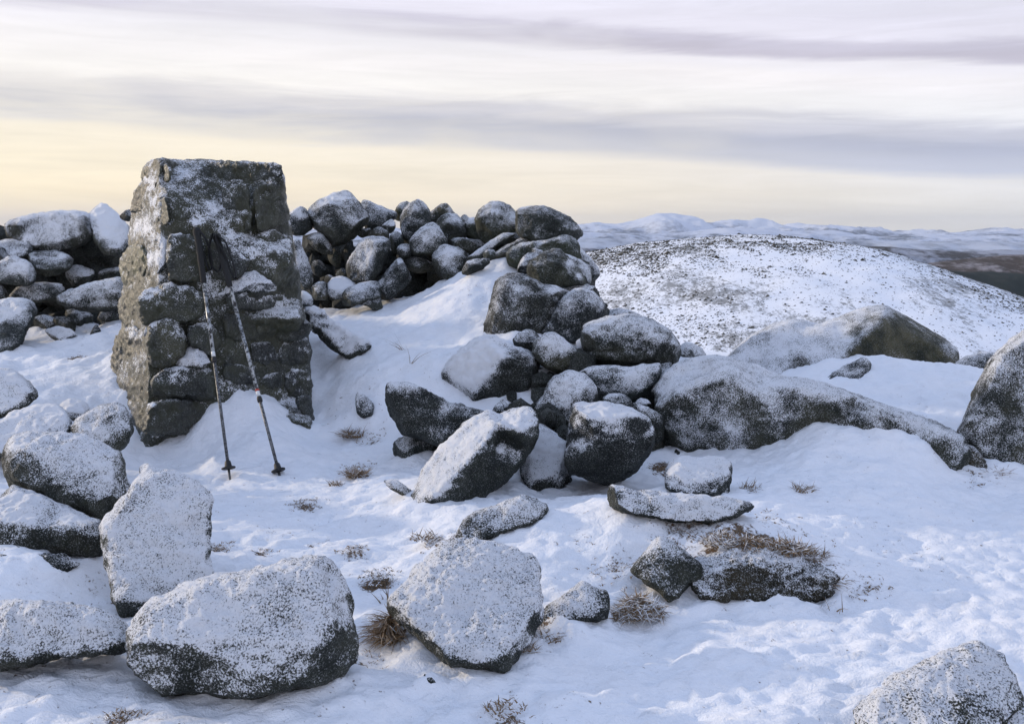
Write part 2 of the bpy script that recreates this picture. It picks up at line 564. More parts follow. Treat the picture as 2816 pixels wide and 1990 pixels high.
# places where heather and grit show through, plus one painted shaded gap (photo px, radius m, strength)
LITTER = [(840, 1388, 0.075, 0.62), (715, 1530, 0.05, 0.60), (970, 1516, 0.045, 0.7), (1040, 1590, 0.055, 0.95), (1020, 1530, 0.06, 0.3), (600, 1505, 0.05, 0.40), (900, 1560, 0.12, 0.28),
          (590, 1520, 0.03, 1.0), (800, 1460, 0.25, 0.26), (960, 1400, 0.18, 0.22), (1900, 1480, 0.16, 0.45), (2050, 1500, 0.13, 0.6), (2180, 1540, 0.10, 0.6),  # first spot paints the dark gap beside the leaning slab
          (2120, 1450, 0.16, 0.36), (1700, 1560, 0.10, 0.38), (1290, 1500, 0.09, 0.5), (1330, 1450, 0.12, 0.34), (1230, 1510, 0.07, 0.6), (1600, 1470, 0.2, 0.24), (1480, 1740, 0.07, 0.5),
          (1395, 1985, 0.05, 0.6), (340, 1985, 0.05, 0.5), (1500, 1960, 0.25, 0.22), (980, 1830, 0.06, 0.45), (1000, 1900, 0.2, 0.2), (2380, 1620, 0.07, 0.4), (2310, 1580, 0.10, 0.4),
          (2730, 1500, 0.1, 0.25), (1020, 1210, 0.06, 0.45), (980, 1290, 0.08, 0.45), (2060, 1350, 0.05, 0.6), (1830, 1300, 0.09, 0.8), (1950, 1560, 0.08, 0.6), (210, 990, 0.05, 0.9),
          (880, 1490, 0.1, 0.3), (1220, 1780, 0.05, 0.5), (1976, 1501, 0.06, 0.8), (2037, 1483, 0.06, 0.7), (2098, 1507, 0.07, 0.8), (2158, 1532, 0.07, 0.9), (2230, 1580, 0.06, 0.7), (2700, 1320, 0.1, 0.4), (1130, 1720, 0.05, 0.4)]


def px_ground(u, v):
    Y = ground_hit(u, v)
    return P(u, v, Y)


COLLAR = {}


def collar(x, y):
    """how strongly snow has drifted up against the stones standing here"""
    G = COLLAR['grid']
    i = np.clip(((x + 5) / 0.02).astype(int), 0, G.shape[0] - 1)
    j = np.clip(((y - 0.5) / 0.02).astype(int), 0, G.shape[1] - 1)
    return G[i, j]


def make_collar(stones):
    G = np.zeros((500, 420))
    for o in stones:
        n = len(o.data.vertices)
        V = np.empty(n * 3, np.float32)
        o.data.vertices.foreach_get('co', V)
        loc = np.array(o.location) + (np.array(o.parent.location) if o.parent else 0)
        V = V.reshape(-1, 3) + loc
        g = tz0(V[:, 0], V[:, 1])
        ok = (V[:, 2] > g - 0.06) & (V[:, 2] < g + 0.045)
        i = ((V[ok, 0] + 5) / 0.02).astype(int)
        j = ((V[ok, 1] - 0.5) / 0.02).astype(int)
        k = (i >= 0) & (i < 500) & (j >= 0) & (j < 420)
        G[i[k], j[k]] = 1
    B = G.copy()
    for _ in range(14):
        B[1:-1, 1:-1] = (B[1:-1, 1:-1] * 2 + B[:-2, 1:-1] + B[2:, 1:-1] + B[1:-1, :-2] + B[1:-1, 2:]) / 6
    B = np.clip(B * 2.2, 0, 1)
    COLLAR['grid'] = B


def build_ground():
    ax = np.concatenate([-np.geomspace(4.6, 420, 46)[::-1], np.arange(-4.56, 4.57, 0.019), np.geomspace(4.6, 420, 46)])
    ay = np.concatenate([-np.geomspace(1.4, 420, 40)[::-1], np.linspace(-1.3, 1.4, 40), np.arange(1.42, 4.6, 0.0135), np.arange(4.61, 8.3, 0.026), np.geomspace(8.36, 420, 60)])
    X, Yg = np.meshgrid(ax, ay)
    x, y = X.ravel(), Yg.ravel()
    z = tz0(x, y)
    near = (np.abs(x) < 6) & (y > 0) & (y < 11)
    q = np.stack([x[near], y[near], z[near] * 0], -1)
    d = 0.024 * fbm(q * 1.9, 3, 3) + 0.030 * fbm(q * 5.5, 4, 9) + 0.012 * fbm(q * 38, 3, 21)
    rough = sstep(fbm(q * 1.1, 3, 77), -0.1, 0.35)
    d += rough * 0.012 * np.abs(fbm(q * 22, 3, 33)) - rough * 0.004 * np.abs(vn(q * 60, 5))
    # wind ripples in drifts
    rx, ry = q[:, 0] * 0.8 + q[:, 1] * 0.6, -q[:, 0] * 0.6 + q[:, 1] * 0.8
    rp = vn(np.stack([rx * 5, ry * 24, rx * 0], -1) + 0.0, 41)
    d += 0.006 * rp * sstep(fbm(q * 1.4, 2, 43), -0.1, 0.3)
    lit = 0.16 + 0.22 * fbm(q * 1.6, 3, 65)
    for (u, v, r, dep, ang) in PRINTS:
        c = px_ground(u, v)
        dx, dy = q[:, 0] - c[0], q[:, 1] - c[1]
        a = dx * math.cos(ang) + dy * math.sin(ang)
        b = -dx * math.sin(ang) + dy * math.cos(ang)
        e = np.sqrt((a / (r * 1.9)) ** 2 + (b / (r * 0.75)) ** 2)
        inside = 1 - sstep(e, 0.8, 1.08)
        d -= dep * inside * (0.8 + 0.2 * np.sign(np.sin(a * 260)))
        d += dep * 0.35 * np.exp(-((e - 1.2) / 0.15) ** 2)
    for (u, v, r, s) in LITTER:
        c = px_ground(u, v)
        e2 = ((q[:, 0] - c[0]) ** 2 + (q[:, 1] - c[1]) ** 2) / (r * r)
        lit = np.maximum(lit, 1.25 * s * np.exp(-e2 * 0.9))
    d += 0.022 * collar(x[near], y[near]) * (0.75 + 0.9 * fbm(q * 9, 3, 87))
    d += lit * 0.016 * fbm(q * 45, 2, 55)
    z[near] += d
    L = np.zeros(len(x))
    L[near] = lit
    me = mesh_np('snow_ground', np.stack([x, y, z], -1), grid_faces(len(ax), len(ay)), [M_SNOW], True, {'litter': L})
    o = link(bpy.data.objects.new('snow_ground', me))
    tag(o, kind='structure')
    return o



# ------------------------------------------------------------------ hill beyond and its scree
def prof_interp(pts, u):
    pts = sorted(pts)
    return np.interp(u, [p[0] for p in pts], [p[1] for p in pts])


def hill_z(x, y):
    dx = x - 50
    dy = y - 215
    z = 0.6 - np.where(dx < 0, 0.0030, 0.0060) * dx * dx - np.where(dy < 0, 0.00112, 0.0028) * dy * dy
    q = np.stack([x * 0.03, y * 0.03, x * 0], -1)
    return z + 0.9 * fbm(q, 3, 5) + 0.35 * fbm(q * 6, 3, 8)


SCREE = [(2184, 753, 130, 24, 0.55), (2260, 676, 160, 18, 0.5), (1975, 918, 90, 36, 0.7), (1908, 803, 45, 12, 0.6), (1990, 820, 60, 16, 0.5), (2100, 825, 60, 16, 0.4),
         (1840, 690, 110, 14, 0.0), (2450, 760, 120, 26, 0.25), (1720, 760, 70, 40, 0.15)]


def build_hill():
    ax = np.linspace(-60, 170, 300)
    ay = np.linspace(60, 330, 260)
    X, Y = np.meshgrid(ax, ay)
    x, y = X.ravel(), Y.ravel()
    z = np.maximum(hill_z(x, y), -70)
    me = mesh_np('snowy_hill', np.stack([x, y, z], -1), grid_faces(300, 260), [M_HILL])
    tag(link(bpy.data.objects.new('snowy_hill', me)), kind='structure')
    # scree: thousands of half buried blocks, denser in drifts
    n = 320000
    x = RNG.uniform(-10, 140, n)
    y = RNG.uniform(90, 262, n)
    q = np.stack([x * 0.055, y * 0.022, x * 0], -1)
    den = fbm(q, 4, 91) + 0.6 * fbm(q * 6, 3, 12)
    hu, hv = proj(np.stack([x, y, hill_z(x, y)], -1))
    for (cu, cv, ru, rv, w_) in SCREE:
        den = den + w_ * np.exp(-((hu - cu) / ru) ** 2 - ((hv - cv) / rv) ** 2)
    keep = RNG.uniform(0, 1, n) < np.clip(0.19 + 1.15 * (den - 0.02), 0.07, 0.9)
    keep &= RNG.uniform(0, 1, len(y)) < np.clip(1.0 - (y - 185) / 45, 0.45, 1.0)
    x, y = x[keep], y[keep]
    n = len(x)
    z = hill_z(x, y)
    base = np.array([[1, 0, 0], [0.2, 1, 0], [-0.9, 0.3, 0], [-0.5, -0.9, 0], [0.6, -0.8, 0], [0.15, 0.0, 0.75]], float)
    s = RNG.lognormal(-2.25, 0.5, n) * np.clip(y / 170, 0.5, 1.25)
    ang = RNG.uniform(0, 6.28, n)
    V = base[None] + RNG.normal(0, 0.18, (n, 6, 3))
    V[:, :5, 2] = -0.3
    c, sn = np.cos(ang)[:, None], np.sin(ang)[:, None]
    vx = V[:, :, 0] * c - V[:, :, 1] * sn
    vy = V[:, :, 0] * sn + V[:, :, 1] * c
    V = np.stack([vx * 1.3, vy * 1.0, V[:, :, 2] * 0.75], -1) * s[:, None, None]
    V += np.stack([x, y, z], -1)[:, None]
    f = np.array([[0, 1, 5], [1, 2, 5], [2, 3, 5], [3, 4, 5], [4, 0, 5]])
    F = (f[None] + (np.arange(n) * 6)[:, None, None]).reshape(-1, 3)
    ms = plain('scree_stone', (0.035, 0.033, 0.027), 0.9, 0, 1.2, 0.1, (0.15, 0.14, 0.115))
    me = mesh_np('hill_scree', V.reshape(-1, 3), F, [ms], False)
    tag(link(bpy.data.objects.new('hill_scree', me)), 'dark stones strewn over the snowy hill beyond the shelter', 'scree', kind='stuff')


build_hill()


# ------------------------------------------------------------------ far ranges
def FC(pts):
    return [(1550 + a / 1.8136, 560 + b / 1.8136) for a, b in pts]


def ridge(name, Y0, prof, base, depth, mat, amp, nsc, ext=(-1, 1), seed=0, back=0.6, xs=(-1.0, 1.25)):
    nx, ny = 620, 110
    ax = np.linspace(xs[0] * Y0 * 0.62, xs[1] * Y0 * 0.62, nx)
    u = CX + FPX * ax / Y0 * CP
    v = prof_interp(prof, u)
    zt = P(u, v, Y0)[:, 2]
    t = np.linspace(-1, 1, ny)
    ay = Y0 + np.where(t < 0, t * depth, t * depth * back)
    X, T = np.meshgrid(ax, t)
    Yv = np.repeat(ay, nx)
    x = X.ravel()
    tt = T.ravel()
    k = (1 - sstep(np.abs(tt), 0.0, 1.0)) ** 1.2
    q = np.stack([x * nsc, Yv * nsc, x * 0 + seed], -1)
    nn = fbm(q, 5, seed)
    rid = 1 - np.abs(fbm(q * 1.7, 4, seed + 40)) * 2
    z = base + (np.tile(zt, ny) - base) * k + amp * (nn * 0.6 + rid * 0.4 - 0.30) * (0.25 + 0.75 * np.minimum(1, np.abs(tt) * 4)) * 1.5
    me = mesh_np(name, np.stack([x, Yv, z], -1), grid_faces(nx, ny), [mat])
    return tag(link(bpy.data.objects.new(name, me)), kind='structure')


def build_far():
    sn = (0.80, 0.83, 0.88)
    A = FC([(-1500, 130), (-700, 118), (90, 98), (140, 92), (260, 102), (340, 84), (400, 60), (450, 48), (520, 52), (560, 60), (630, 66), (655, 92), (700, 97),
            (780, 80), (830, 86), (900, 78), (960, 84), (1010, 98), (1060, 121), (1100, 100), (1140, 96), (1180, 102), (1300, 110), (1400, 120), (1480, 122),
            (1505, 146), (1600, 141), (1700, 129), (1760, 146), (1900, 150), (2000, 140), (2100, 121), (2160, 130), (2250, 118), (2296, 118), (2900, 130)])
    ridge('far_mountains', 15000, A, -420, 5200, far_material('far_snow', (0.08, 0.11, 0.17), (0.64, 0.69, 0.80), -220, 230, 0.0016, 0.85), 110, 0.0020, seed=3, xs=(-1.2, 1.2))  # dark blue low colour paints crag shadows into the snow
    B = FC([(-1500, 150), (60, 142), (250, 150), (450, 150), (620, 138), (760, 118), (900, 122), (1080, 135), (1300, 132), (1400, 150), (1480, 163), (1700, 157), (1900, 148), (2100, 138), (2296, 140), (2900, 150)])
    ridge('snowy_uplands', 9500, B, -420, 3600, far_material('upland_snow', (0.07, 0.095, 0.14), (0.56, 0.61, 0.72), -320, 110, 0.003, 0.85), 50, 0.0024, seed=9)  # bluer low colour paints the shaded flanks
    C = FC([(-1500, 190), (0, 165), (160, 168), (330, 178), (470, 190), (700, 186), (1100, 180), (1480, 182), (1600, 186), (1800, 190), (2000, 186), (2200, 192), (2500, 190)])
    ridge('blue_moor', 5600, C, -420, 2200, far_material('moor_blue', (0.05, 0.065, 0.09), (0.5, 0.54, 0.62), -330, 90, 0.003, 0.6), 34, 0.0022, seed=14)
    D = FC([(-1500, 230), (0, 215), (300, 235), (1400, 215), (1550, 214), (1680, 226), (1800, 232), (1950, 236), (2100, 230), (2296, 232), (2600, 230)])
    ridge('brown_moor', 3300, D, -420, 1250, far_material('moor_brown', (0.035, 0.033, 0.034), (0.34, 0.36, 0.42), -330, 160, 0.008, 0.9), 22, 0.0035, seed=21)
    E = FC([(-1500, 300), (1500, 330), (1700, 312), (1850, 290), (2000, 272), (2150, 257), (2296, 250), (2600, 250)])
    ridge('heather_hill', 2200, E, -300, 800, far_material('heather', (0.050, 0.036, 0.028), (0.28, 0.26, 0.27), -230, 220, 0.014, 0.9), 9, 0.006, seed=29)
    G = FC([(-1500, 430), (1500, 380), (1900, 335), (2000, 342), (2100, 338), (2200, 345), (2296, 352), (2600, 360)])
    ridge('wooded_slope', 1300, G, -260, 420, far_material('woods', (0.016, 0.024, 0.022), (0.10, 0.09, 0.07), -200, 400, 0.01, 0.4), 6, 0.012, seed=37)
    # low country between, out past the last range
    ax = np.linspace(-25000, 25000, 60)
    ay = np.linspace(350, 26000, 60)
    X, Y = np.meshgrid(ax, ay)
    z = np.full(X.size, -330.0)
    me = mesh_np('low_country', np.stack([X.ravel(), Y.ravel(), z], -1), grid_faces(60, 60), [far_material('low_land', (0.08, 0.08, 0.09), sn, -500, -300, 0.001, 0.5)])
    tag(link(bpy.data.objects.new('low_country', me)), kind='structure')


build_far()


def build_haze():
    m = bpy.data.materials.new('valley_haze')
    m.use_nodes = True
    g = NT(m.node_tree)
    out = g.n('ShaderNodeOutputMaterial')
    v = g.n('ShaderNodeVolumePrincipled')
    v.inputs['Color'].default_value = (0.80, 0.88, 1.0, 1)
    v.inputs['Density'].default_value = 3.2e-5
    v.inputs['Anisotropy'].default_value = 0.0
    g.l(v.outputs[0], out.inputs['Volume'])
    x0, x1, y0, y1, z0, z1 = -26000, 26000, -500, 27000, -700, 420
    V = [(x, y, z) for x in (x0, x1) for y in (y0, y1) for z in (z0, z1)]
    F = [(0, 1, 3, 2), (4, 6, 7, 5), (0, 4, 5, 1), (2, 3, 7, 6), (0, 2, 6, 4), (1, 5, 7, 3)]
    me = bpy.data.meshes.new('haze')
    me.from_pydata(V, [], F)
    me.materials.append(m)
    o = link(bpy.data.objects.new('haze', me))
    tag(o, 'thin cold haze over the valleys', 'haze', kind='stuff')


build_haze()

# ------------------------------------------------------------------ stones
CROP = {'A': (0, 500, 2.551), 'B': (280, 400, 1.887), 'C': (780, 500, 3.827), 'D': (1200, 540, 3.2457), 'E': (1000, 900, 2.551),
        'F': (1550, 560, 1.8136), 'G': (0, 1000, 1.639), 'H': (1000, 1300, 1.64), 'Z': (0, 0, 0.81534)}


def px(crop, s):
    x0, y0, k = CROP[crop]
    out = []
    for t in s.split():
        q = [float(a) for a in t.split(',')]
        out.append([x0 + q[0] / k, y0 + q[1] / k] + q[2:])
    return out


def seg_dist(pts, poly):
    a = poly
    b = np.roll(poly, -1, 0)
    ab = b - a
    L = (ab ** 2).sum(1) + 1e-9
    t = ((pts[:, None] - a[None]) * ab[None]).sum(-1) / L
    t = np.clip(t, 0, 1)
    c = a[None] + t[..., None] * ab[None]
    return np.sqrt(((pts[:, None] - c) ** 2).sum(-1)).min(1)


def in_poly(pts, poly):
    x, y = pts[:, 0], pts[:, 1]
    r = np.zeros(len(pts), bool)
    n = len(poly)
    j = n - 1
    for i in range(n):
        xi, yi = poly[i]
        xj, yj = poly[j]
        c = ((yi > y) != (yj > y)) & (x < (xj - xi) * (y - yi) / (yj - yi + 1e-12) + xi)
        r ^= c
        j = i
    return r


def chaikin(p, w=0.22):
    q = np.roll(p, -1, 0)
    return np.stack([p * (1 - w) + q * w, p * w + q * (1 - w)], 1).reshape(-1, 2)


def tri_interp(V2, H, tris, q):
    out = np.full(len(q), np.nan)
    for (a, b, c) in tris:
        A, B, Cc = V2[a], V2[b], V2[c]
        den = (B[1] - Cc[1]) * (A[0] - Cc[0]) + (Cc[0] - B[0]) * (A[1] - Cc[1])
        if abs(den) < 1e-9:
            continue
        l1 = ((B[1] - Cc[1]) * (q[:, 0] - Cc[0]) + (Cc[0] - B[0]) * (q[:, 1] - Cc[1])) / den
        l2 = ((Cc[1] - A[1]) * (q[:, 0] - Cc[0]) + (A[0] - Cc[0]) * (q[:, 1] - Cc[1])) / den
        l3 = 1 - l1 - l2
        ok = (l1 > -0.01) & (l2 > -0.01) & (l3 > -0.01)
        out[ok] = l1[ok] * H[a] + l2[ok] * H[b] + l3[ok] * H[c]
    return out


class HF:
    """height over an outline: CDT of the outline and the ridge points"""
    def __init__(s, outl, inner, hb):
        s.V = np.array([p[:2] for p in outl] + [p[:2] for p in inner], float)
        s.H = np.array([hb if len(p) < 3 else p[2] for p in outl] + [p[2] for p in inner], float)
        n = len(outl)
        r = delaunay_2d_cdt([Vector(p) for p in s.V], [(i, (i + 1) % n) for i in range(n)], [list(range(n))], 1, 1e-6)
        mp = {}
        V, H = [], []
        for i, orig in enumerate(r[3]):
            V.append(r[0][i][:])
            H.append(s.H[orig[0]] if orig else hb)
        s.V, s.H = np.array(V), np.array(H)
        s.T = [tuple(f) for f in r[2] if len(f) == 3]

    def __call__(s, q):
        h = tri_interp(s.V, s.H, s.T, q)
        bad = np.isnan(h)
        if bad.any():
            d = ((q[bad][:, None] - s.V[None]) ** 2).sum(-1)
            h[bad] = s.H[d.argmin(1)]
        return h


def inward(pts, q, W=None):
    pass


RN = [0]


def solid(outl, inner, Y, T=1.0, tilt=0.5, hb=0.6, rw=0.17, pivot='c', vox=5.0, rough=1.0, snow=0.1, spts=(), back=0.8, soft=1, yaw=0.0, cov=0.95, face=0.25, thick=0.006, cap=0.86, grow=1.0, fine=1.0, chips=14, chip=(0.60, 0.88), cracks=0, ch=0.11, hside=0.28):
    """real solid with the outline as its silhouette, ridge points as facets. returns V,F,snow in world space"""
    RN[0] += 1
    seed = RN[0] * 31
    rg = np.random.default_rng(seed)
    o2 = np.array([p[:2] for p in outl], float)
    area = 0.5 * (o2[:, 0] * np.roll(o2[:, 1], -1) - np.roll(o2[:, 0], -1) * o2[:, 1]).sum()
    if area < 0:
        outl = outl[::-1]
        o2 = o2[::-1]
        area = -area
    size = math.sqrt(area)
    cen = o2.mean(0)
    if not inner:
        # a few random facet corners
        k = 2 if size < 60 else 3
        inner = []
        a0 = rg.uniform(0, 6.28)
        for i in range(k):
            a = a0 + i * 6.28 / k + rg.uniform(-0.5, 0.5)
            rr = rg.uniform(0.12, 0.42)
            c = cen + (o2[int((a % 6.283) / 6.283 * len(o2)) % len(o2)] - cen) * rr
            inner.append([c[0], c[1], rg.uniform(0.8, 1.05)])
    # the outline lies further back along the top (receding top faces) than along the sides and foot
    no, oo = len(outl), []
    for i in range(no):
        e_ = o2[(i + 1) % no] - o2[i - 1]
        up = -(-e_[0]) / (np.linalg.norm(e_) + 1e-9)      # 1 where the outline runs along the top
        up = max(0.0, min(1.0, up))
        oo.append([outl[i][0], outl[i][1], outl[i][2] if len(outl[i]) > 2 else hb + hside * (1 - up)])
    outl = oo
    hf = HF(outl, inner, hb)
    sm = chaikin(chaikin(o2 + (o2 - cen) * (1.6 / size + grow - 1), ch), 0.22)
    # resample boundary
    L = np.linalg.norm(np.roll(sm, -1, 0) - sm, axis=1)
    cum = np.concatenate([[0], np.cumsum(L)])
    step = max(vox * 1.3, size / 26)
    nb = max(14, int(cum[-1] / step))
    tt = np.linspace(0, cum[-1], nb, endpoint=False)
    cl = np.vstack([sm, sm[:1]])
    bd = np.stack([np.interp(tt, cum, cl[:, 0]), np.interp(tt, cum, cl[:, 1])], -1)
    gx = np.arange(bd[:, 0].min(), bd[:, 0].max(), step)
    gy = np.arange(bd[:, 1].min(), bd[:, 1].max(), step)
    G = np.stack(np.meshgrid(gx, gy), -1).reshape(-1, 2) + rg.uniform(-0.1, 0.1, (len(gx) * len(gy), 2)) * step
    G = G[in_poly(G, bd)]
    dG = seg_dist(G, bd)
    G, dG = G[dG > step * 0.55], dG[dG > step * 0.55]
    dmax = dG.max() if len(dG) else size * 0.4
    # extra ring of points just inside for a crisp rounded edge
    V2 = np.vstack([bd, G])
    r = delaunay_2d_cdt([Vector(p) for p in V2], [(i, (i + 1) % nb) for i in range(nb)], [list(range(nb))], 1, 1e-6)
    V2 = np.array([p[:] for p in r[0]])
    tris = np.array([f for f in r[2] if len(f) == 3], int)
    d = seg_dist(V2, bd)
    isb = d < 1e-3 * step
    H = hf(V2)
    e = np.clip(d / (rw * dmax), 0, 1)
    fr = H * np.sqrt(np.maximum(0, 1 - (1 - e) ** 2))
    eb = np.clip(d / (0.6 * dmax), 0, 1)
    bk = back * np.sqrt(np.maximum(0, 1 - (1 - eb) ** 2))
    mpp = Y / FPX                          # metres per photo pixel
    Tm = T * 1.15 * dmax * mpp
    vb = o2[:, 1].max() if pivot == 'b' else cen[1]
    Ym = Y + tilt * (vb - V2[:, 1]) * mpp + yaw * (V2[:, 0] - cen[0]) * mpp
    mid = P(V2[:, 0], V2[:, 1], Ym)
    rd = ray(cen[0], cen[1])
    front = mid - rd[None] * (fr * Tm)[:, None]
    rear = mid + rd[None] * (bk * Tm)[:, None]
    n = len(V2)
    inner_ids = np.where(~isb)[0]
    rmap = np.arange(n)
    rmap[inner_ids] = n + np.arange(len(inner_ids))
    V = np.vstack([front, rear[inner_ids]])
    F = np.vstack([tris, rmap[tris][:, ::-1]])
    # orientation: front faces must look back at the camera
    fn = np.cross(V[tris[:, 1]] - V[tris[:, 0]], V[tris[:, 2]] - V[tris[:, 0]]).sum(0)
    if fn @ rd > 0:
        F = F[:, ::-1]
    vs = vox * mpp
    me = mesh_np('tmp', V, F)
    ob = bpy.data.objects.new('tmp', me)
    SC.collection.objects.link(ob)
    md = ob.modifiers.new('r', 'REMESH')
    md.mode = 'VOXEL'
    md.voxel_size = vs
    dg = bpy.context.evaluated_depsgraph_get()
    em = ob.evaluated_get(dg).to_mesh()
    nv = len(em.vertices)
    VV = np.empty(nv * 3)
    em.vertices.foreach_get('co', VV)
    VV = VV.reshape(-1, 3)
    npoly = len(em.polygons)
    FF = np.empty(npoly * 4, np.int32)
    em.loops.foreach_get('vertex_index', FF)
    FF = FF.reshape(-1, 4).astype(int)
    ob.evaluated_get(dg).to_mesh_clear()
    bpy.data.objects.remove(ob)
    bpy.data.meshes.remove(me)
    for _ in range(soft):                     # smoothing that keeps the volume
        VV = lap_smooth(VV, FF, 1, 0.6)
        VV = lap_smooth(VV, FF, 1, -0.55)
    # break off flat facets on the near side
    cc = VV.mean(0)
    for _ in range(chips):
        while True:
            nrm = rg.normal(0, 1, 3)
            nrm /= np.linalg.norm(nrm)
            if 0.25 < -(nrm @ rd) < 0.9:
                break
        t = (VV - cc) @ nrm
        lim = t.max() * rg.uniform(*chip)
        ex = np.maximum(t - lim, 0)
        VV = VV - nrm[None] * (ex * 0.93)[:, None]
    N = vnormals(VV, FF)
    sz = size * mpp
    q = VV / max(sz, 0.05)
    off = rg.uniform(-50, 50, 3)
    # planar chips: quantised low noise gives facets
    lo = fbm(q * 2.4 + off, 2, seed)
    mid_ = fbm(q * 6 + off, 3, seed + 5)
    amp = rough * min(sz, 0.35)
    VV = VV + N * (amp * (0.030 * lo + 0.020 * (np.abs(mid_) * -1.2 + 0.3)))[:, None]
    for _ in range(cracks):
        nrm = rg.normal(0, 1, 3)
        nrm -= rd * (nrm @ rd) * 0.8
        nrm /= np.linalg.norm(nrm)
        t = (VV - cc) @ nrm - rg.uniform(-0.18, 0.18) * sz + 0.05 * sz * fbm(VV * 6 + off, 3, seed + 71)
        wdt = 0.004 + 0.006 * sz
        side = np.where(t > 0, 1.0, 0.0) * rg.uniform(0.3, 1.0) * 0.012 * min(1, sz * 3)
        fade_ = sstep(vn(VV * 5 + off, seed + 73), -0.5, 0.1)
        VV = VV - N * ((0.012 * np.exp(-(t / wdt) ** 2) + side * np.exp(-np.maximum(t, 0) / (0.25 * sz))) * fade_)[:, None]
    hi = fbm(VV * 42 + off, 3, seed + 9)
    VV = VV + N * (rough * min(1, sz / 0.2) * 0.009 * (0.35 - 1.6 * np.abs(fbm(VV * 13 + off, 3, seed + 21))))[:, None]
    VV = VV + N * (rough * fine * 0.0036 * hi)[:, None]
    VV = VV + N * (rough * min(sz, 0.2) * 0.012 * fbm(q * 17 + off, 2, seed + 3))[:, None]
    N = vnormals(VV, FF)
    Ns = N
    for _ in range(2):
        Ns = lap_smooth(Ns, FF, 1, 0.8)
    uu, vv = proj(VV)
    s = snow - 0.30 + cov * Ns[:, 2] - face * np.abs(np.minimum(0, Ns[:, 1])) * 0 + face * 0.4 * (-Ns[:, 1])
    s += 0.55 * fbm(VV * 8 + off, 3, seed + 11) + 0.30 * fbm(VV * 22 + off, 2, seed + 12)
    for sp in spts:
        x, y, val, rr = sp
        s += val * np.exp(-((uu - x) ** 2 + (vv - y) ** 2) / (rr * rr))
    k = sstep(s, 0.7, 1.3)
    lump = 0.6 + 0.5 * fbm(VV * 60, 2, 3)
    VV = VV + (N * 0.5 + np.array([0, 0, 0.6])) * (thick * k * lump)[:, None]
    s = np.where(s > cap - 0.15, cap - 0.15 + 0.15 * np.tanh((s - cap + 0.15) / 0.3), s)
    return VV, FF, np.clip(s, -1, 2)


def stone(name, label, cat, crop, outline, Y=None, inner='', spts='', group=None, tint=(1, 1, 1), parent=None, mat=None, dY=0.0, **kw):
    outl = px(crop, outline)
    inn = px(crop, inner) if inner else []
    k = CROP[crop][2]
    sp = [(p[0], p[1], p[2], p[3] / k) for p in (px(crop, spts) if spts else [])]
    vb = max(p[1] for p in outl)
    if Y is None:
        ub = np.mean([p[0] for p in outl if p[1] > vb - 12])
        Y = ground_hit(ub, vb) + dY
        kw.setdefault('pivot', 'b')
    V, F, s = solid(outl, inn, Y, spts=sp, **kw)
    lo = V.min(0)
    org = np.array([V[:, 0].mean(), V[:, 1].mean(), lo[2]])
    me = mesh_np(name, V - org, F, [mat or M_ROCK], True, {'snow': s})
    o = bpy.data.objects.new(name, me)
    if parent is not None:
        o.location = Vector(org) - parent.location
    else:
        o.location = Vector(org)
    rv = np.random.default_rng(RN[0] * 7 + 1)
    br = rv.uniform(0.7, 1.45)
    hue = rv.uniform(-1, 1)
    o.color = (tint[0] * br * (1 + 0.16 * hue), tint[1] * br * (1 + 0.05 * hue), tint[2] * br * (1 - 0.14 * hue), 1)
    link(o, parent)
    if label and parent is None:
        tag(o, label, cat, group)
    return o

WG = 'stones of the shelter wall left of the pillar'
CG = 'stones of the shelter wall behind the pillar'
RG = 'stones of the right arm of the shelter wall'
PG = 'stones tumbled at the end of the right arm'
LG = 'boulders lying in the snow at the left'
FG = 'boulders in the near snow'
BG = 'large bedrock boulders at the right'
WARM = (1.5, 1.3, 0.95)
MOSS = (1.25, 1.25, 0.75)
PALE = (2.0, 1.95, 1.8)

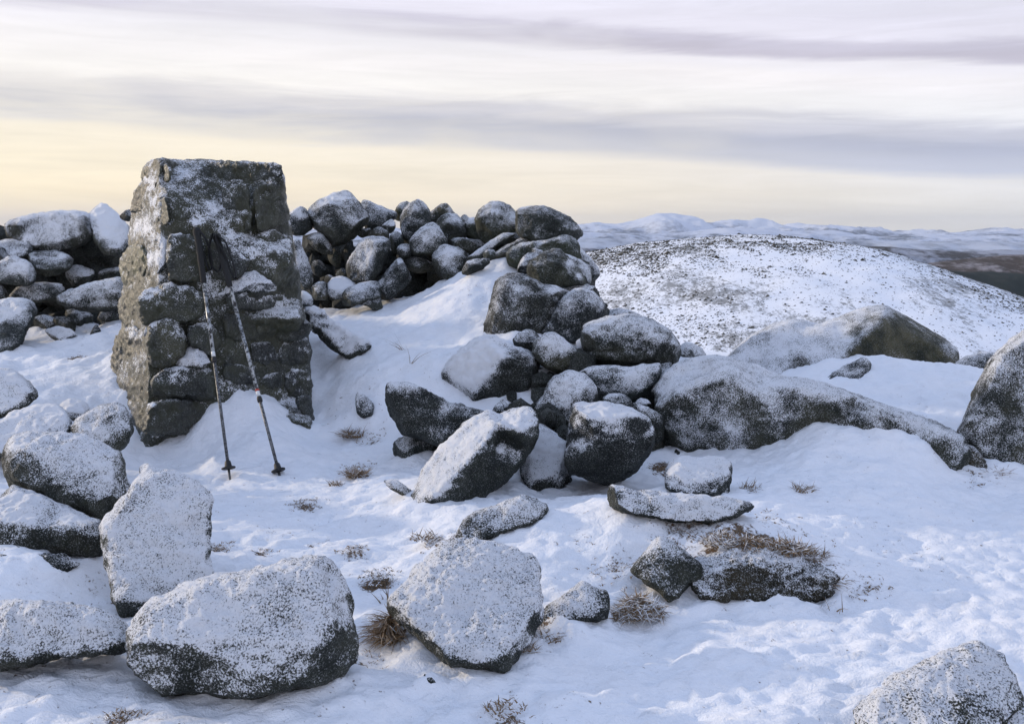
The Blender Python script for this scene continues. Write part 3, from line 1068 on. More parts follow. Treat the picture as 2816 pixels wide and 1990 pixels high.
# (label, crop, outline, Y, inner, spts, options)
S_LEFT = [
 ("long flat-topped block dusted with snow, highest at the left end of the wall", 'A', "65,310 90,280 250,235 480,215 580,225 635,260 645,330 610,400 520,450 400,480 290,475 150,430 80,370", 6.5, "110,310,0.9 590,290,1 280,440,0.8 560,390,0.9", "350,340,0.55,170 110,330,-0.8,50", dict(T=1.3, snow=0.40, rw=0.2)),
 ("wedge stone with a smooth white snow face beside the pillar", 'A', "630,235 720,170 755,182 905,330 890,440 830,500 740,500 670,420 645,320", 6.45, "680,330,1 830,470,1 750,240,0.7", "770,300,1.3,120 690,450,-1,60", dict(cap=1.3, T=1.2, snow=0.3, tilt=0.8)),
 ("small dark stone peeping out just left of the pillar top courses", 'A', "840,240 870,205 930,185 960,250 905,275 850,265", 6.3, "", "", dict(snow=-0.1)),
 ("snowy stone at the left edge, under the long block", 'A', "-60,430 0,420 60,405 190,405 220,430 225,480 190,520 100,540 40,520 -60,530", 6.35, "20,490,0.9 190,450,0.9", "", dict(snow=0.25, tilt=0.9)),
 ("small grey stone cut by the left edge below the snowy stone", 'A', "-60,440 30,450 65,490 55,530 10,575 -60,580", 6.25, "", "", dict(snow=-0.1)),
 ("rounded stone with frosted face at the left edge", 'A', "-60,600 20,560 60,530 130,535 200,570 235,630 230,690 180,725 90,720 0,705 -60,700", 6.15, "60,640,1 180,640,1", "110,600,0.5,90", dict(snow=0.35)),
 ("flat stone with a white snow cap above a dark hollow", 'A', "200,505 260,485 390,485 470,520 500,545 490,590 430,640 330,660 250,600 215,550", 6.3, "230,545,1 350,555,1 470,560,1", "350,620,-0.7,80", dict(cap=1.1, snow=0.15, tilt=1.0)),
 ("pale upright stone in the dark hollow left of the pillar", 'A', "480,600 560,590 650,600 670,660 630,700 540,740 500,720 470,650", 6.4, "", "580,640,0.3,60", dict(snow=0.25)),
 ("dim stone deep in the wall right beside the pillar", 'A', "700,615 780,600 880,600 880,700 780,705 700,690", 6.55, "", "", dict(snow=0.1)),
 ("low frosted stone under the white snow cap stone", 'A', "80,800 130,740 260,712 420,715 432,770 400,830 280,840 160,850 90,840", 6.2, "130,800,0.9 380,780,0.9", "", dict(snow=0.2)),
 ("long frosted stone sloping up to the pillar low in the wall", 'A', "420,800 560,740 700,700 860,680 910,800 880,870 760,900 640,905 500,885 430,850", 6.0, "480,840,0.9 640,800,1 820,780,1", "680,750,0.3,150", dict(snow=0.28)),
 ("dark stone at the left edge beside the low frosted stone", 'A', "-60,720 0,720 40,750 60,800 40,850 -60,860", 6.1, "", "", dict(snow=0.05)),
 ("big stone with snow top and black side at the left edge of the wall", 'A', "-80,850 0,845 80,830 170,835 230,870 240,930 200,1000 180,1060 150,1130 100,1190 0,1210 -80,1210", 5.75, "150,900,1 60,990,1 180,940,1.0 0,960,0.9", "80,870,0.8,110 90,1080,-0.6,120", dict(cap=1.0, snow=0.05, T=1.1, tilt=0.8)),
 ("dim half-hidden stone at the foot of the left wall", 'A', "230,960 330,930 400,950 415,1010 340,1050 240,1020", 6.1, "", "", dict(snow=0.25)),
 ("small snow-covered stone at the foot of the left wall", 'A', "330,1045 400,1020 510,1045 570,1105 530,1150 430,1130 350,1090", 5.8, "", "", dict(cap=1.2, snow=0.7)),
 ("small dark stone standing in snow just left of the pillar base", 'A', "630,1090 660,1000 710,980 720,1130 670,1165 630,1140", 5.75, "", "", dict(snow=0.15)),
 ("little dark stone alone on the snow bank left of the pillar", 'A', "455,1260 500,1225 545,1240 570,1290 530,1320 480,1310", 5.45, "", "", dict(snow=0.0)),
 ("frosty rubble stone under the big left wall stone", 'A', "50,1290 60,1220 110,1160 170,1150 160,1230 110,1300", 5.6, "", "", dict(snow=0.45)),
 ("dark square stone low in the hollow left of the pillar", 'A', "470,900 600,890 660,930 650,1020 560,1050 470,1000", 6.2, "", "", dict(snow=-0.05)),
 ("frosted stone in the low hollow beside the small snow-covered one", 'A', "380,960 470,940 540,1000 530,1060 430,1070 370,1020", 6.05, "", "", dict(snow=0.1)),
 ("dark slanting stone at the wall foot close to the pillar", 'A', "700,900 790,880 850,900 830,960 740,1010 680,990", 6.1, "", "", dict(snow=0.0)),
 ("dark stone between the upper left blocks and the pillar", 'A', "500,470 640,450 830,500 850,600 700,620 520,600", 6.75, "", "", dict(snow=-0.4)),
]
S_CEN = [
 ("snow-faced stone touching the right side of the pillar", 'C', "55,345 130,290 180,270 225,290 265,350 280,400 290,480 220,550 110,550 60,480", 6.9, "90,465,0.9 260,370,0.9", "150,340,0.7,90 190,480,-0.6,80", dict(snow=0.2)),
 ("largest boulder on the wall behind, just right of the pillar top", 'C', "270,350 300,290 400,200 520,150 650,122 700,150 760,220 840,320 880,370 860,420 800,490 740,560 640,620 540,650 450,590 380,510 320,430", 7.0, "400,240,0.9 660,165,0.9 745,280,1 800,400,1 520,520,1.0", "500,240,0.3,160 540,540,-0.5,150", dict(snow=0.22, T=1.1)),
 ("grey sloping stone right of the largest boulder on the wall", 'C', "820,240 850,200 900,210 960,240 1060,280 1160,320 1170,370 1090,420 1020,470 960,500 880,490 850,420 850,350 830,290", 7.25, "900,260,0.9 1050,350,0.9 930,420,1", "", dict(snow=0.2)),
 ("small rounded top stone left of the tall pointed stone", 'C', "1160,330 1190,270 1210,220 1260,200 1340,215 1350,260 1290,330 1250,400 1180,430 1140,380", 7.4, "", "", dict(snow=0.0, tint=MOSS)),
 ("tall pointed stone standing on the wall skyline", 'C', "1240,380 1270,310 1330,240 1400,198 1440,215 1500,270 1530,340 1545,420 1530,500 1480,580 1400,640 1310,650 1270,590 1245,480", 7.1, "1400,260,0.9 1300,450,0.9 1470,430,1", "", dict(snow=0.08, T=1.2)),
 ("brown peaked stone right of the tall pointed stone", 'C', "1530,350 1600,280 1660,240 1700,230 1740,260 1800,350 1730,380 1660,410 1620,450 1550,450", 7.3, "1680,290,1 1600,380,0.8", "1750,300,0.5,40", dict(snow=-0.05, tint=WARM)),
 ("dark boulder with frosted shoulder under the brown peaked stone", 'C', "1610,460 1650,390 1720,345 1800,350 1870,390 1890,450 1910,540 1890,620 1780,680 1700,660 1640,560", 7.0, "1680,430,1 1820,450,1", "1780,380,0.5,70", dict(snow=-0.1)),
 ("notched mossy stone with snow in its dip", 'C', "1860,420 1890,350 1930,350 1960,385 2040,378 2060,440 2110,560 2130,630 2060,640 1960,610 1900,550 1870,480", 7.05, "1920,440,1 2030,440,0.9 1980,540,1", "1980,410,0.8,45", dict(snow=-0.15, tint=MOSS)),
 ("ice-wrinkled oval boulder in the middle of the wall behind", 'C', "1340,630 1370,570 1430,500 1500,455 1560,440 1620,480 1660,540 1700,620 1700,690 1600,750 1480,765 1380,760 1345,700", 6.75, "1450,560,1 1580,540,1 1500,690,0.9", "1500,560,0.3,120", dict(snow=0.2, T=1.2)),
 ("small knobbly frosted stone left of the ice-wrinkled boulder", 'C', "1195,690 1230,660 1290,645 1330,670 1345,720 1330,790 1270,820 1220,800 1200,740", 6.7, "", "", dict(snow=0.2)),
 ("dark flat stone beneath the ice-wrinkled boulder", 'C', "1270,820 1320,780 1400,790 1500,820 1570,850 1590,910 1500,950 1390,950 1310,920 1270,865", 6.7, "", "", dict(snow=-0.05)),
 ("triangular stone leaning with its point up at the wall foot", 'C', "1215,810 1250,860 1300,950 1330,1020 1280,1090 1180,1190 1090,1230 1010,1190 980,1110 1040,1010 1130,900", 6.55, "1200,880,0.9 1280,1020,0.9 1060,1080,1", "", dict(snow=0.15)),
 ("pale upright slab with a bright frosted face in the wall behind", 'C', "800,650 880,605 980,585 1060,600 1095,640 1100,700 1060,800 1020,900 960,1010 900,1050 780,1060 700,1020 675,930 690,850 730,770 770,710", 6.65, "960,640,1.0 930,800,1.05 880,970,1.0 760,900,0.9", "830,790,0.75,150 1020,800,-0.7,60", dict(cap=0.8, snow=0.15, yaw=-0.4)),
 ("rounded stone resting on the pale upright slab", 'C', "865,610 900,550 960,500 1020,478 1090,510 1125,570 1120,660 1060,660 980,630 900,640", 6.75, "", "", dict(snow=0.0, tint=WARM)),
 ("flat grey stone wedged beside the largest boulder", 'C', "780,520 830,485 900,485 960,500 920,560 880,600 800,590 770,560", 6.95, "", "", dict(snow=0.1)),
 ("small angular stone below the grey sloping stone", 'C', "1010,480 1080,410 1130,390 1170,410 1175,480 1140,550 1080,530", 6.85, "", "", dict(snow=0.1)),
 ("narrow dim stone left of the knobbly one", 'C', "1120,580 1160,510 1200,495 1240,560 1265,640 1240,740 1190,810 1150,750 1120,670", 6.95, "", "", dict(snow=0.05)),
 ("frosted slanting stone under the snow-faced stone by the pillar", 'C', "235,570 300,540 380,530 440,600 525,720 505,760 400,750 320,700 260,630", 6.85, "", "", dict(snow=0.3)),
 ("tall pale stone upright against the pillar side in the wall", 'C', "100,600 170,640 230,760 280,900 305,1020 260,1100 190,1120 140,1000 110,760", 6.6, "180,760,1 230,980,1", "200,850,0.3,120", dict(snow=0.35)),
 ("dark stone with slits of light on both sides, low behind the pillar", 'C', "300,800 400,800 440,900 480,940 430,1000 360,1020 310,930", 6.95, "", "", dict(snow=-0.3)),
 ("black prop stone slanting down to the left under the largest boulder", 'C', "470,740 540,700 590,780 620,870 600,920 520,900 470,830", 6.9, "", "", dict(snow=-0.4)),
 ("black prop stone standing right of the bright gap", 'C', "650,660 730,590 745,740 700,820 640,900 635,780", 6.9, "", "", dict(snow=-0.4)),
 ("dim rounded stone at the foot of the pale upright slab", 'C', "545,960 620,910 690,930 710,1010 640,1040 560,1010", 6.7, "", "", dict(snow=-0.05)),
 ("small dark stone low behind the pillar among the gaps", 'C', "400,1010 480,975 545,1000 520,1060 420,1070", 6.7, "", "", dict(snow=0.1)),
 ("cracked stone at the wall foot nearest the pillar", 'C', "290,1110 360,1060 430,1050 485,1090 490,1170 420,1240 330,1230 285,1170", 6.5, "", "", dict(snow=0.2)),
 ("stone with a smooth snow face low in the wall behind", 'C', "470,1090 520,1020 640,1015 735,1055 745,1100 680,1150 640,1220 560,1230 480,1190", 6.55, "500,1150,1 650,1120,1", "600,1070,1.1,90", dict(cap=1.2, snow=0.3, tilt=0.9)),
 ("low dark stone with snow rim touching the triangular stone", 'C', "635,1190 670,1120 760,1090 880,1055 980,1060 1010,1110 1010,1210 940,1250 850,1260 740,1300 650,1290", 6.45, "720,1170,1 900,1130,1", "800,1100,0.5,100", dict(snow=-0.05, tilt=0.8)),
 ("stone poking through the snow bank below the triangular stone", 'C', "750,1275 850,1215 950,1200 1030,1220 1065,1275 1020,1350 960,1350 880,1300", 6.4, "", "850,1260,0.5,60", dict(snow=0.1)),
 ("half-buried snowy stone against the pillar's right side", 'C', "180,1140 240,1150 290,1210 325,1270 285,1330 180,1350", 6.1, "", "230,1200,0.8,70", dict(cap=1.1, snow=0.3, tilt=0.9)),
 ("snow-laden stone low against the pillar's right side", 'C', "200,1370 320,1305 390,1330 385,1390 330,1420 290,1470 220,1470", 5.9, "", "", dict(cap=1.2, snow=0.6, tilt=0.9)),
 ("lowest snowy stone against the pillar's right side", 'C', "280,1500 320,1440 360,1390 430,1440 520,1500 540,1600 420,1620 320,1590", 5.7, "", "", dict(snow=0.5, tilt=0.9)),
 ("dark curved stone under the lip of the snow bank", 'Z', "690,700 730,705 750,725 790,755 826,768 822,792 790,806 760,790 728,765 700,730", None, "740,750,1 800,775,1", "", dict(snow=0.25, cov=1.5, cap=1.3, thick=0.02, tilt=0.3, dY=0.0)),
 ("blocky weathered stone at the bend of the wall", 'C', "1590,760 1620,700 1700,680 1770,690 1860,720 1930,760 1950,810 1920,890 1890,1000 1850,1090 1740,1040 1640,960 1590,860", 6.6, "1630,760,0.8 1860,780,1 1800,960,1", "1720,720,0.5,100 1700,850,0.35,80", dict(snow=0.1, T=1.1, tint=WARM)),
 ("flat slab lying on the blocky stone at the bend", 'C', "1765,620 1800,585 1900,595 2040,615 2160,640 2100,700 1970,745 1930,730 1850,720 1780,700", 6.75, "1830,640,0.9 2030,660,0.9", "", dict(snow=0.1, tint=WARM)),
 ("small snowy stone at the foot of the bend", 'C', "1820,1080 1900,1045 1990,1085 1985,1130 1910,1160 1830,1120", 6.35, "", "", dict(snow=0.4)),
 ("dim stone under the hollow of the bend", 'C', "1500,1170 1600,1110 1760,1090 1830,1110 1830,1200 1500,1210", 6.55, "", "", dict(snow=0.15)),
]
S_RIGHT = [
 ("round mossy boulder on the skyline at the bend of the wall", 'D', "365,220 385,160 430,100 500,65 580,68 640,90 690,140 735,190 742,250 720,300 640,350 560,380 480,412 430,390 390,320", 6.75, "450,150,0.9 640,160,0.95 550,300,1", "710,220,1.2,45 520,180,0.2,120", dict(snow=0.02, T=1.1, tint=MOSS)),
 ("big oval boulder perched highest on the right arm of the wall", 'D', "745,150 780,120 850,103 960,108 1060,140 1170,190 1230,250 1285,320 1280,345 1240,360 1220,390 1140,385 1040,375 950,395 850,390 780,365 745,320 740,230", 6.5, "800,150,1 820,320,1 1150,260,1 1000,160,0.85", "760,240,0.6,45", dict(snow=0.0, T=1.25, tint=(1.1, 1.15, 0.95))),  # left end whitened with snow spots to paint its lit face
 ("small stone wedged under the left end of the oval boulder", 'D', "630,400 670,330 740,290 770,350 830,385 780,420 690,440 640,430", 6.6, "", "", dict(snow=-0.05, tint=WARM)),
 ("long thin slab with white top slanting up to the oval boulder", 'D', "270,545 420,450 560,350 670,330 690,350 620,400 540,450 420,515 410,550 320,565", 6.5, "400,500,1 600,380,1", "450,450,0.5,150", dict(snow=0.3, T=1.5, tint=PALE)),
 ("brown flat stone in front of the thin slab", 'D', "490,540 560,480 640,430 760,375 840,380 860,420 760,460 700,510 650,530 560,560 510,585", 6.4, "580,510,1 740,420,1", "", dict(snow=0.1, tint=WARM)),
 ("small pale lump between the thin slab and the snow ramp", 'D', "408,520 450,470 520,463 555,490 520,545 430,565", 6.3, "", "", dict(snow=0.35, tint=PALE)),
 ("oval frosted stone at the top of the snow ramp", 'D', "195,720 240,630 290,575 360,558 450,560 480,590 410,650 330,700 270,735 220,745", 6.2, "", "", dict(snow=0.15)),
 ("broad curved slab right under the oval boulder", 'D', "655,510 700,460 790,425 930,405 1030,385 1100,362 1170,362 1220,400 1240,470 1258,560 1180,600 1060,580 960,570 830,600 760,650 690,620 660,570", 6.3, "700,540,0.9 900,460,1 1190,430,1 1200,540,1", "800,430,0.3,60", dict(snow=-0.02, T=1.2, tint=MOSS)),
 ("pale frosted stone at the back of the right arm, bulging to the valley", 'D', "1200,385 1250,440 1330,510 1400,590 1445,650 1452,700 1420,750 1370,790 1300,700 1230,560", 6.6, "1330,600,1", "", dict(snow=0.45)),
 ("small pointed stone on top of the dark triangular boulder", 'D', "820,460 860,450 960,478 1010,500 990,540 900,560 840,530", 6.2, "", "", dict(snow=0.05, tint=WARM)),
 ("frosted stone tucked left of the dark triangular boulder", 'D', "735,630 770,560 820,510 890,495 950,530 930,600 870,640 850,710 790,710 740,690", 6.1, "", "780,650,0.5,60", dict(snow=0.15)),
 ("dark triangular boulder with a snow edge on its right", 'D', "830,610 900,560 980,510 1060,485 1110,500 1180,570 1240,630 1290,700 1310,770 1250,790 1150,800 1020,830 920,800 860,740 830,680", 5.95, "900,620,0.9 1080,540,1 1200,690,1 1000,740,1", "1200,590,0.7,45 1280,720,0.7,40", dict(snow=-0.22, T=1.2, tint=(0.8, 0.85, 0.7))),
 ("pale thin stone behind the dark triangular boulder", 'D', "1100,500 1200,535 1290,575 1360,620 1382,670 1378,775 1320,790 1270,720 1220,620 1150,560", 6.15, "1300,640,1", "", dict(snow=0.45)),
 ("low pale frosted stone under the dark triangular boulder", 'D', "1020,830 1120,770 1240,757 1340,773 1420,800 1452,850 1445,920 1380,930 1280,890 1180,900 1080,870", 5.9, "", "", dict(snow=0.45)),
 ("huge rounded boulder with a concave top edge above the snow ramp", 'D', "540,830 570,770 640,725 720,712 800,735 870,770 930,808 1040,820 1165,880 1140,950 1090,1030 1010,1120 970,1210 880,1250 740,1290 650,1310 580,1300 500,1265 455,1200 465,1120 490,1000 520,900", 5.55, "640,800,0.9 760,900,1.05 760,1120,1.1 1050,880,0.8", "560,1000,0.25,100", dict(snow=0.05, T=1.15, thick=0.007)),
 ("rounded boulder leaning on the huge one from the right", 'D', "1150,900 1230,855 1300,848 1380,870 1440,925 1480,985 1487,1070 1440,1120 1370,1190 1350,1270 1250,1300 1100,1270 980,1260 950,1210 975,1120 1030,1040 1100,960", 5.45, "1200,940,0.9 1380,960,1 1300,1120,1.1 1080,1130,0.9", "1200,1000,0.15,100", dict(snow=0.05, T=1.1)),
 ("pale flat stone behind, level with the wide rounded block", 'D', "1470,1010 1560,993 1680,1008 1800,1043 1870,1080 1895,1120 1700,1150 1480,1140", 5.7, "", "", dict(snow=0.42)),
 ("tiny dark stone on the valley side above the pale flat stone", 'D', "1470,945 1530,955 1540,990 1480,1000", 5.8, "", "", dict(snow=-0.2)),
 ("wide rounded block with streaked frosty sides, right end of the stack", 'D', "1340,1230 1350,1190 1410,1120 1480,1100 1620,1085 1700,1072 1850,1093 1960,1130 2060,1200 2120,1290 2137,1380 2112,1470 2070,1500 1950,1490 1850,1480 1730,1520 1560,1515 1430,1485 1370,1440 1340,1360", 5.05, "1420,1240,0.9 1560,1290,1.05 1800,1180,0.95 2020,1300,0.95 1700,1400,1.1", "1500,1170,0.4,120 1850,1130,0.25,140", dict(snow=0.14, T=1.1, rw=0.26, cracks=1, tint=(1.25, 1.2, 1.0))),
 ("small dark square stone between the huge boulder and the pale faceted one", 'D', "690,1280 730,1230 820,1183 870,1200 922,1270 920,1310 860,1400 800,1420 720,1370", 5.1, "", "", dict(snow=0.0)),
 ("pale faceted stone with a snowy top ridge", 'D', "880,1350 900,1300 990,1240 1060,1233 1130,1270 1220,1350 1255,1400 1303,1450 1290,1530 1200,1560 1080,1560 990,1520 920,1460 885,1400", 4.95, "1010,1310,0.9 1090,1390,1.1 1130,1440,1.1 970,1430,0.9", "1000,1330,0.6,90 1150,1350,0.8,60 1180,1490,-0.5,80", dict(snow=0.2, tint=WARM)),
 ("fist-sized stone buried under a white snow lump", 'D', "1250,1300 1280,1268 1320,1275 1333,1330 1310,1385 1260,1360", 5.05, "", "1290,1320,1.5,60", dict(cap=1.4, snow=0.9)),
 ("smooth grey stone right of the wide rounded block", 'F', "545,790 550,750 570,715 620,696 680,715 725,760 720,800 580,815", 5.4, "", "", dict(snow=0.28)),
]
S_PILE = [
 ("block under the snow ramp with a dark square end face", 'E', "850,70 950,90 1030,130 1130,165 1220,210 1245,290 1235,360 1180,440 1100,520 1000,580 900,600 800,570 730,520 600,440 560,330 680,190", 4.98, "985,195,1.1 745,515,0.9 900,330,1.1 1130,195,0.8 1150,330,0.9", "800,230,1.6,170 680,380,1.5,130 1020,390,-0.55,130 1180,250,0.4,50", dict(cap=1.3, snow=0.0, T=0.9, hb=0.35, tilt=0.1, thick=0.02)),
 ("pointed flat block with a blunt brown left end", 'E', "175,400 240,390 300,395 380,410 480,460 600,530 750,570 860,605 810,660 720,710 640,770 560,830 480,810 400,770 280,745 220,670 185,600 168,480", 4.35, "310,430,1 330,620,1.05 520,640,1 690,620,0.8", "300,600,-0.2,100 580,560,0.3,60", dict(snow=-0.08, T=1.0)),
 ("dark stone half buried under the pointed flat block", 'E', "95,900 180,830 250,765 300,740 480,780 570,830 520,900 470,950 400,960 300,930 200,910", 4.35, "", "", dict(snow=0.0)),
 ("long split slab leaning with its white upper face to the left", 'E', "335,1210 380,1130 430,1000 500,900 600,800 700,700 800,640 880,615 945,640 1000,600 1080,580 1140,572 1190,620 1217,680 1205,770 1150,880 1100,950 1060,1010 980,1090 900,1150 800,1240 700,1340 600,1390 520,1450 440,1478 370,1440 330,1360", 3.85,
  "345,1300,0.85 500,1185,1.1 640,1050,1.15 730,960,1.15 830,840,1.1 930,690,0.9 960,790,0.55 1080,740,1.0 1180,700,0.7 880,960,1.0 700,1180,0.95", "480,1080,1.0,130 640,880,1.1,150 800,730,1.0,110 1090,650,1.0,75 960,850,0.9,30 880,970,0.6,22 960,720,0.8,40 800,1120,-0.5,190 540,1340,-0.5,150 1020,960,-0.5,110", dict(cap=1.0, cov=1.4, snow=-0.1, T=1.35, hb=0.3, rw=0.12, tilt=0.45, vox=4, chips=1)),
 ("stone with a smooth white face right of the split slab", 'E', "1200,720 1225,695 1260,692 1310,728 1370,788 1432,800 1430,880 1440,960 1448,1030 1410,1100 1360,1170 1280,1200 1200,1200 1140,1130 1105,1040 1115,930 1170,830", 4.1, "1140,1000,1 1250,1090,1.1 1420,1000,1.0 1250,760,0.7", "1290,900,1.0,160 1260,1150,-0.9,70", dict(cap=0.95, snow=0.35, tilt=0.8, T=1.1)),
 ("low dark stone under the split slab among twigs", 'E', "680,1380 720,1340 800,1290 950,1240 1100,1180 1200,1187 1262,1240 1278,1290 1220,1370 1060,1420 900,1470 820,1520 700,1530 640,1530 660,1430", None, "760,1350,0.9 1000,1270,1.0 1200,1240,0.9 950,1380,0.8", "950,1260,0.3,120", dict(snow=-0.05, T=1.0, tilt=0.8)),
 ("upright rounded stone mottled white in the middle of the pile", 'E', "1300,400 1340,350 1440,313 1540,333 1610,388 1632,460 1610,550 1540,620 1470,680 1400,715 1320,700 1240,650 1200,590 1220,530 1270,470", 4.5, "1400,380,0.9 1550,430,1 1400,560,1.1", "1400,470,0.35,140 1610,430,0.6,45", dict(snow=0.2, T=1.2, tint=WARM)),
 ("cube-shaped boulder with snow lid and white left edge", 'E', "1488,560 1505,545 1600,548 1680,540 1780,562 1900,590 1975,630 2005,680 2033,760 2005,860 1940,950 1870,1020 1760,1085 1640,1075 1540,1040 1450,1010 1428,900 1448,780 1468,660", 3.95, "1565,645,1.05 1720,650,1.0 1900,625,0.9 1540,900,1.15 1750,900,1.05 1930,780,0.85 1640,760,1.05", "1700,590,0.8,110 1510,690,1.1,60 1700,760,0.5,40 1800,710,0.5,35 1700,950,-0.5,150", dict(cap=1.1, cov=1.4, snow=-0.12, T=1.25, rw=0.08, chips=1, hb=0.45, vox=4, tilt=0.1)),
 ("frosted flat stone under the wide rounded block", 'E', "1515,315 1600,273 1700,270 1850,285 2060,255 2078,310 2040,400 1970,450 1900,510 1860,500 1800,475 1700,475 1640,440 1580,360", 4.7, "1650,340,1 1850,360,1 1960,330,0.9", "1900,350,0.5,120", dict(snow=0.15)),
 ("dark stone wedged at the right of the frosted flat stone", 'E', "2060,270 2150,238 2197,300 2165,360 2090,410 2030,420", 4.85, "", "", dict(snow=-0.1)),
 ("small flat-topped stone below the frosted flat stone", 'E', "1675,490 1740,458 1820,463 1872,508 1885,575 1800,580 1700,545", 4.35, "1740,510,1 1830,520,1", "1770,480,0.4,50", dict(snow=0.0, tilt=0.7)),
 ("little snow-capped stone left of the bedrock boulder", 'E', "1890,520 1960,493 2015,505 2030,540 1960,560 1900,550", 4.45, "", "", dict(snow=0.35)),
 ("thin mossy slab slanting down beside the cube-shaped boulder", 'E', "1875,570 1890,525 1950,538 2030,578 2095,620 2095,700 2040,690 1960,640 1890,610", 4.25, "1960,590,0.9", "1950,555,0.5,50", dict(snow=0.0, tint=WARM)),
 ("small triangular stone between the pile and the split slab", 'E', "880,620 930,540 985,493 1062,580 1060,640 940,660", 4.45, "", "1020,530,0.3,30", dict(snow=0.1)),
 ("low stone ridge barely showing in the snow left of the split slab", 'E', "120,1060 200,1052 300,1100 360,1145 340,1200 240,1180 160,1110", None, "", "", dict(snow=0.4, T=0.8)),
 ("upright snowy stone alone at the edge of the bowl", 'Z', "797,880 815,883 838,905 840,930 815,940 800,925", None, "805,905,0.9 830,915,0.8", "", dict(snow=0.35, T=1.0)),
 ("dark hollow stone behind the cube-shaped boulder", 'E', "1930,700 2080,680 2200,900 2180,1010 2040,1040 1880,1010 1950,850", 4.45, "", "", dict(snow=-0.35)),
 ("dark stone added to blacken the gap between the square block and the upright rounded stone", 'E', "1180,330 1300,300 1330,420 1260,480 1200,560 1090,590 1060,520", 4.95, "", "", dict(snow=-0.4)),  # fills a shaded gap with a dark body
]
S_BED = [
 ("huge low bedrock boulder running from the pile to the right", 'F', "440,920 480,880 500,850 560,800 650,772 760,760 860,775 960,806 1100,860 1200,866 1330,898 1480,952 1600,1004 1750,1052 1900,1108 1985,1160 2012,1220 2020,1320 1990,1380 1930,1400 1850,1360 1740,1300 1600,1250 1450,1220 1300,1215 1130,1240 1060,1280 1000,1320 920,1335 850,1350 780,1345 600,1320 550,1260 505,1160 490,1080 470,1000", 4.55,
  "535,1030,1.2 640,950,1.2 780,885,1.15 862,842,1.05 960,950,1.1 1045,1080,1.0 1050,1180,0.9 760,1080,1.1 900,1150,1.02 620,1180,1.05 700,840,0.5 560,900,0.65 1150,935,0.86 1330,980,0.82 1600,1066,0.74 1850,1160,0.7 1400,1075,0.62 1700,1150,0.58 1930,1250,0.62 1200,1060,0.72",
  "700,830,0.4,110 560,900,0.3,80 960,860,0.4,70 1020,960,0.8,45 1150,990,0.35,80 1050,1120,0.5,40 1900,1240,-0.3,110 1400,1050,0.05,150 720,1100,0.5,130 900,1200,0.5,110 620,1200,0.5,80 1080,1060,0.3,50", dict(snow=0.16, yaw=-0.45, T=1.35, tilt=0.18, hb=0.42, rw=0.12, vox=5, rough=1.0)),
 ("peaked boulder with a smooth sunlit cream flank", 'F', "780,800 860,720 940,655 1040,600 1160,573 1220,588 1280,598 1380,558 1480,520 1600,505 1680,545 1800,610 1900,670 1968,730 1975,785 1940,830 1860,860 1700,900 1600,960 1540,980 1500,990 1400,980 1300,950 1200,930 1000,890 850,860", 6.6,
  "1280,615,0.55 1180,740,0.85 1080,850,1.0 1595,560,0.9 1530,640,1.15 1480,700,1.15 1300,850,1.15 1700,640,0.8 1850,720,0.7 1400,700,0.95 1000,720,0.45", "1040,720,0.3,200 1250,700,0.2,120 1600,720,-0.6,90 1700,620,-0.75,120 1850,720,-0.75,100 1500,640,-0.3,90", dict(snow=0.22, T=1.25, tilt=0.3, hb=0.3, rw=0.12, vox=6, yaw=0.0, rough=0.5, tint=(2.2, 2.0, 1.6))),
 ("dark rounded stone tucked under the peaked boulder", 'F', "1270,900 1350,838 1440,788 1500,760 1532,790 1534,850 1510,920 1470,970 1380,960", 5.6, "", "", dict(snow=-0.05)),
 ("great rough boulder cut by the right edge of the view", 'F', "2420,560 2296,618 2240,660 2160,730 2112,790 2090,860 2050,930 2010,1020 1972,1100 1950,1140 1990,1200 2050,1260 2100,1320 2200,1350 2296,1360 2480,1360 2560,1100 2540,760", 4.35,
  "2180,760,0.95 2120,900,1.0 2040,1100,0.95 2280,700,1.0 2300,1000,1.1 2250,1280,1.0", "2290,660,0.3,80 2150,800,0.1,120", dict(snow=0.10, T=0.9, tilt=0.35, rw=0.22, vox=6, rough=1.0, tint=(1.3, 1.25, 1.15))),
 ("low earthy stone at the foot of the right-edge boulder", 'F', "2000,1190 2060,1220 2110,1285 2172,1370 2160,1410 2090,1370 2020,1310", 4.05, "", "", dict(snow=-0.15, tint=(1.6, 1.2, 0.8))),
 ("low stone in the gap behind the snow hollow", 'F', "1940,800 2010,758 2080,738 2140,738 2130,820 2060,840 1960,830", 6.0, "", "", dict(snow=0.15)),
]
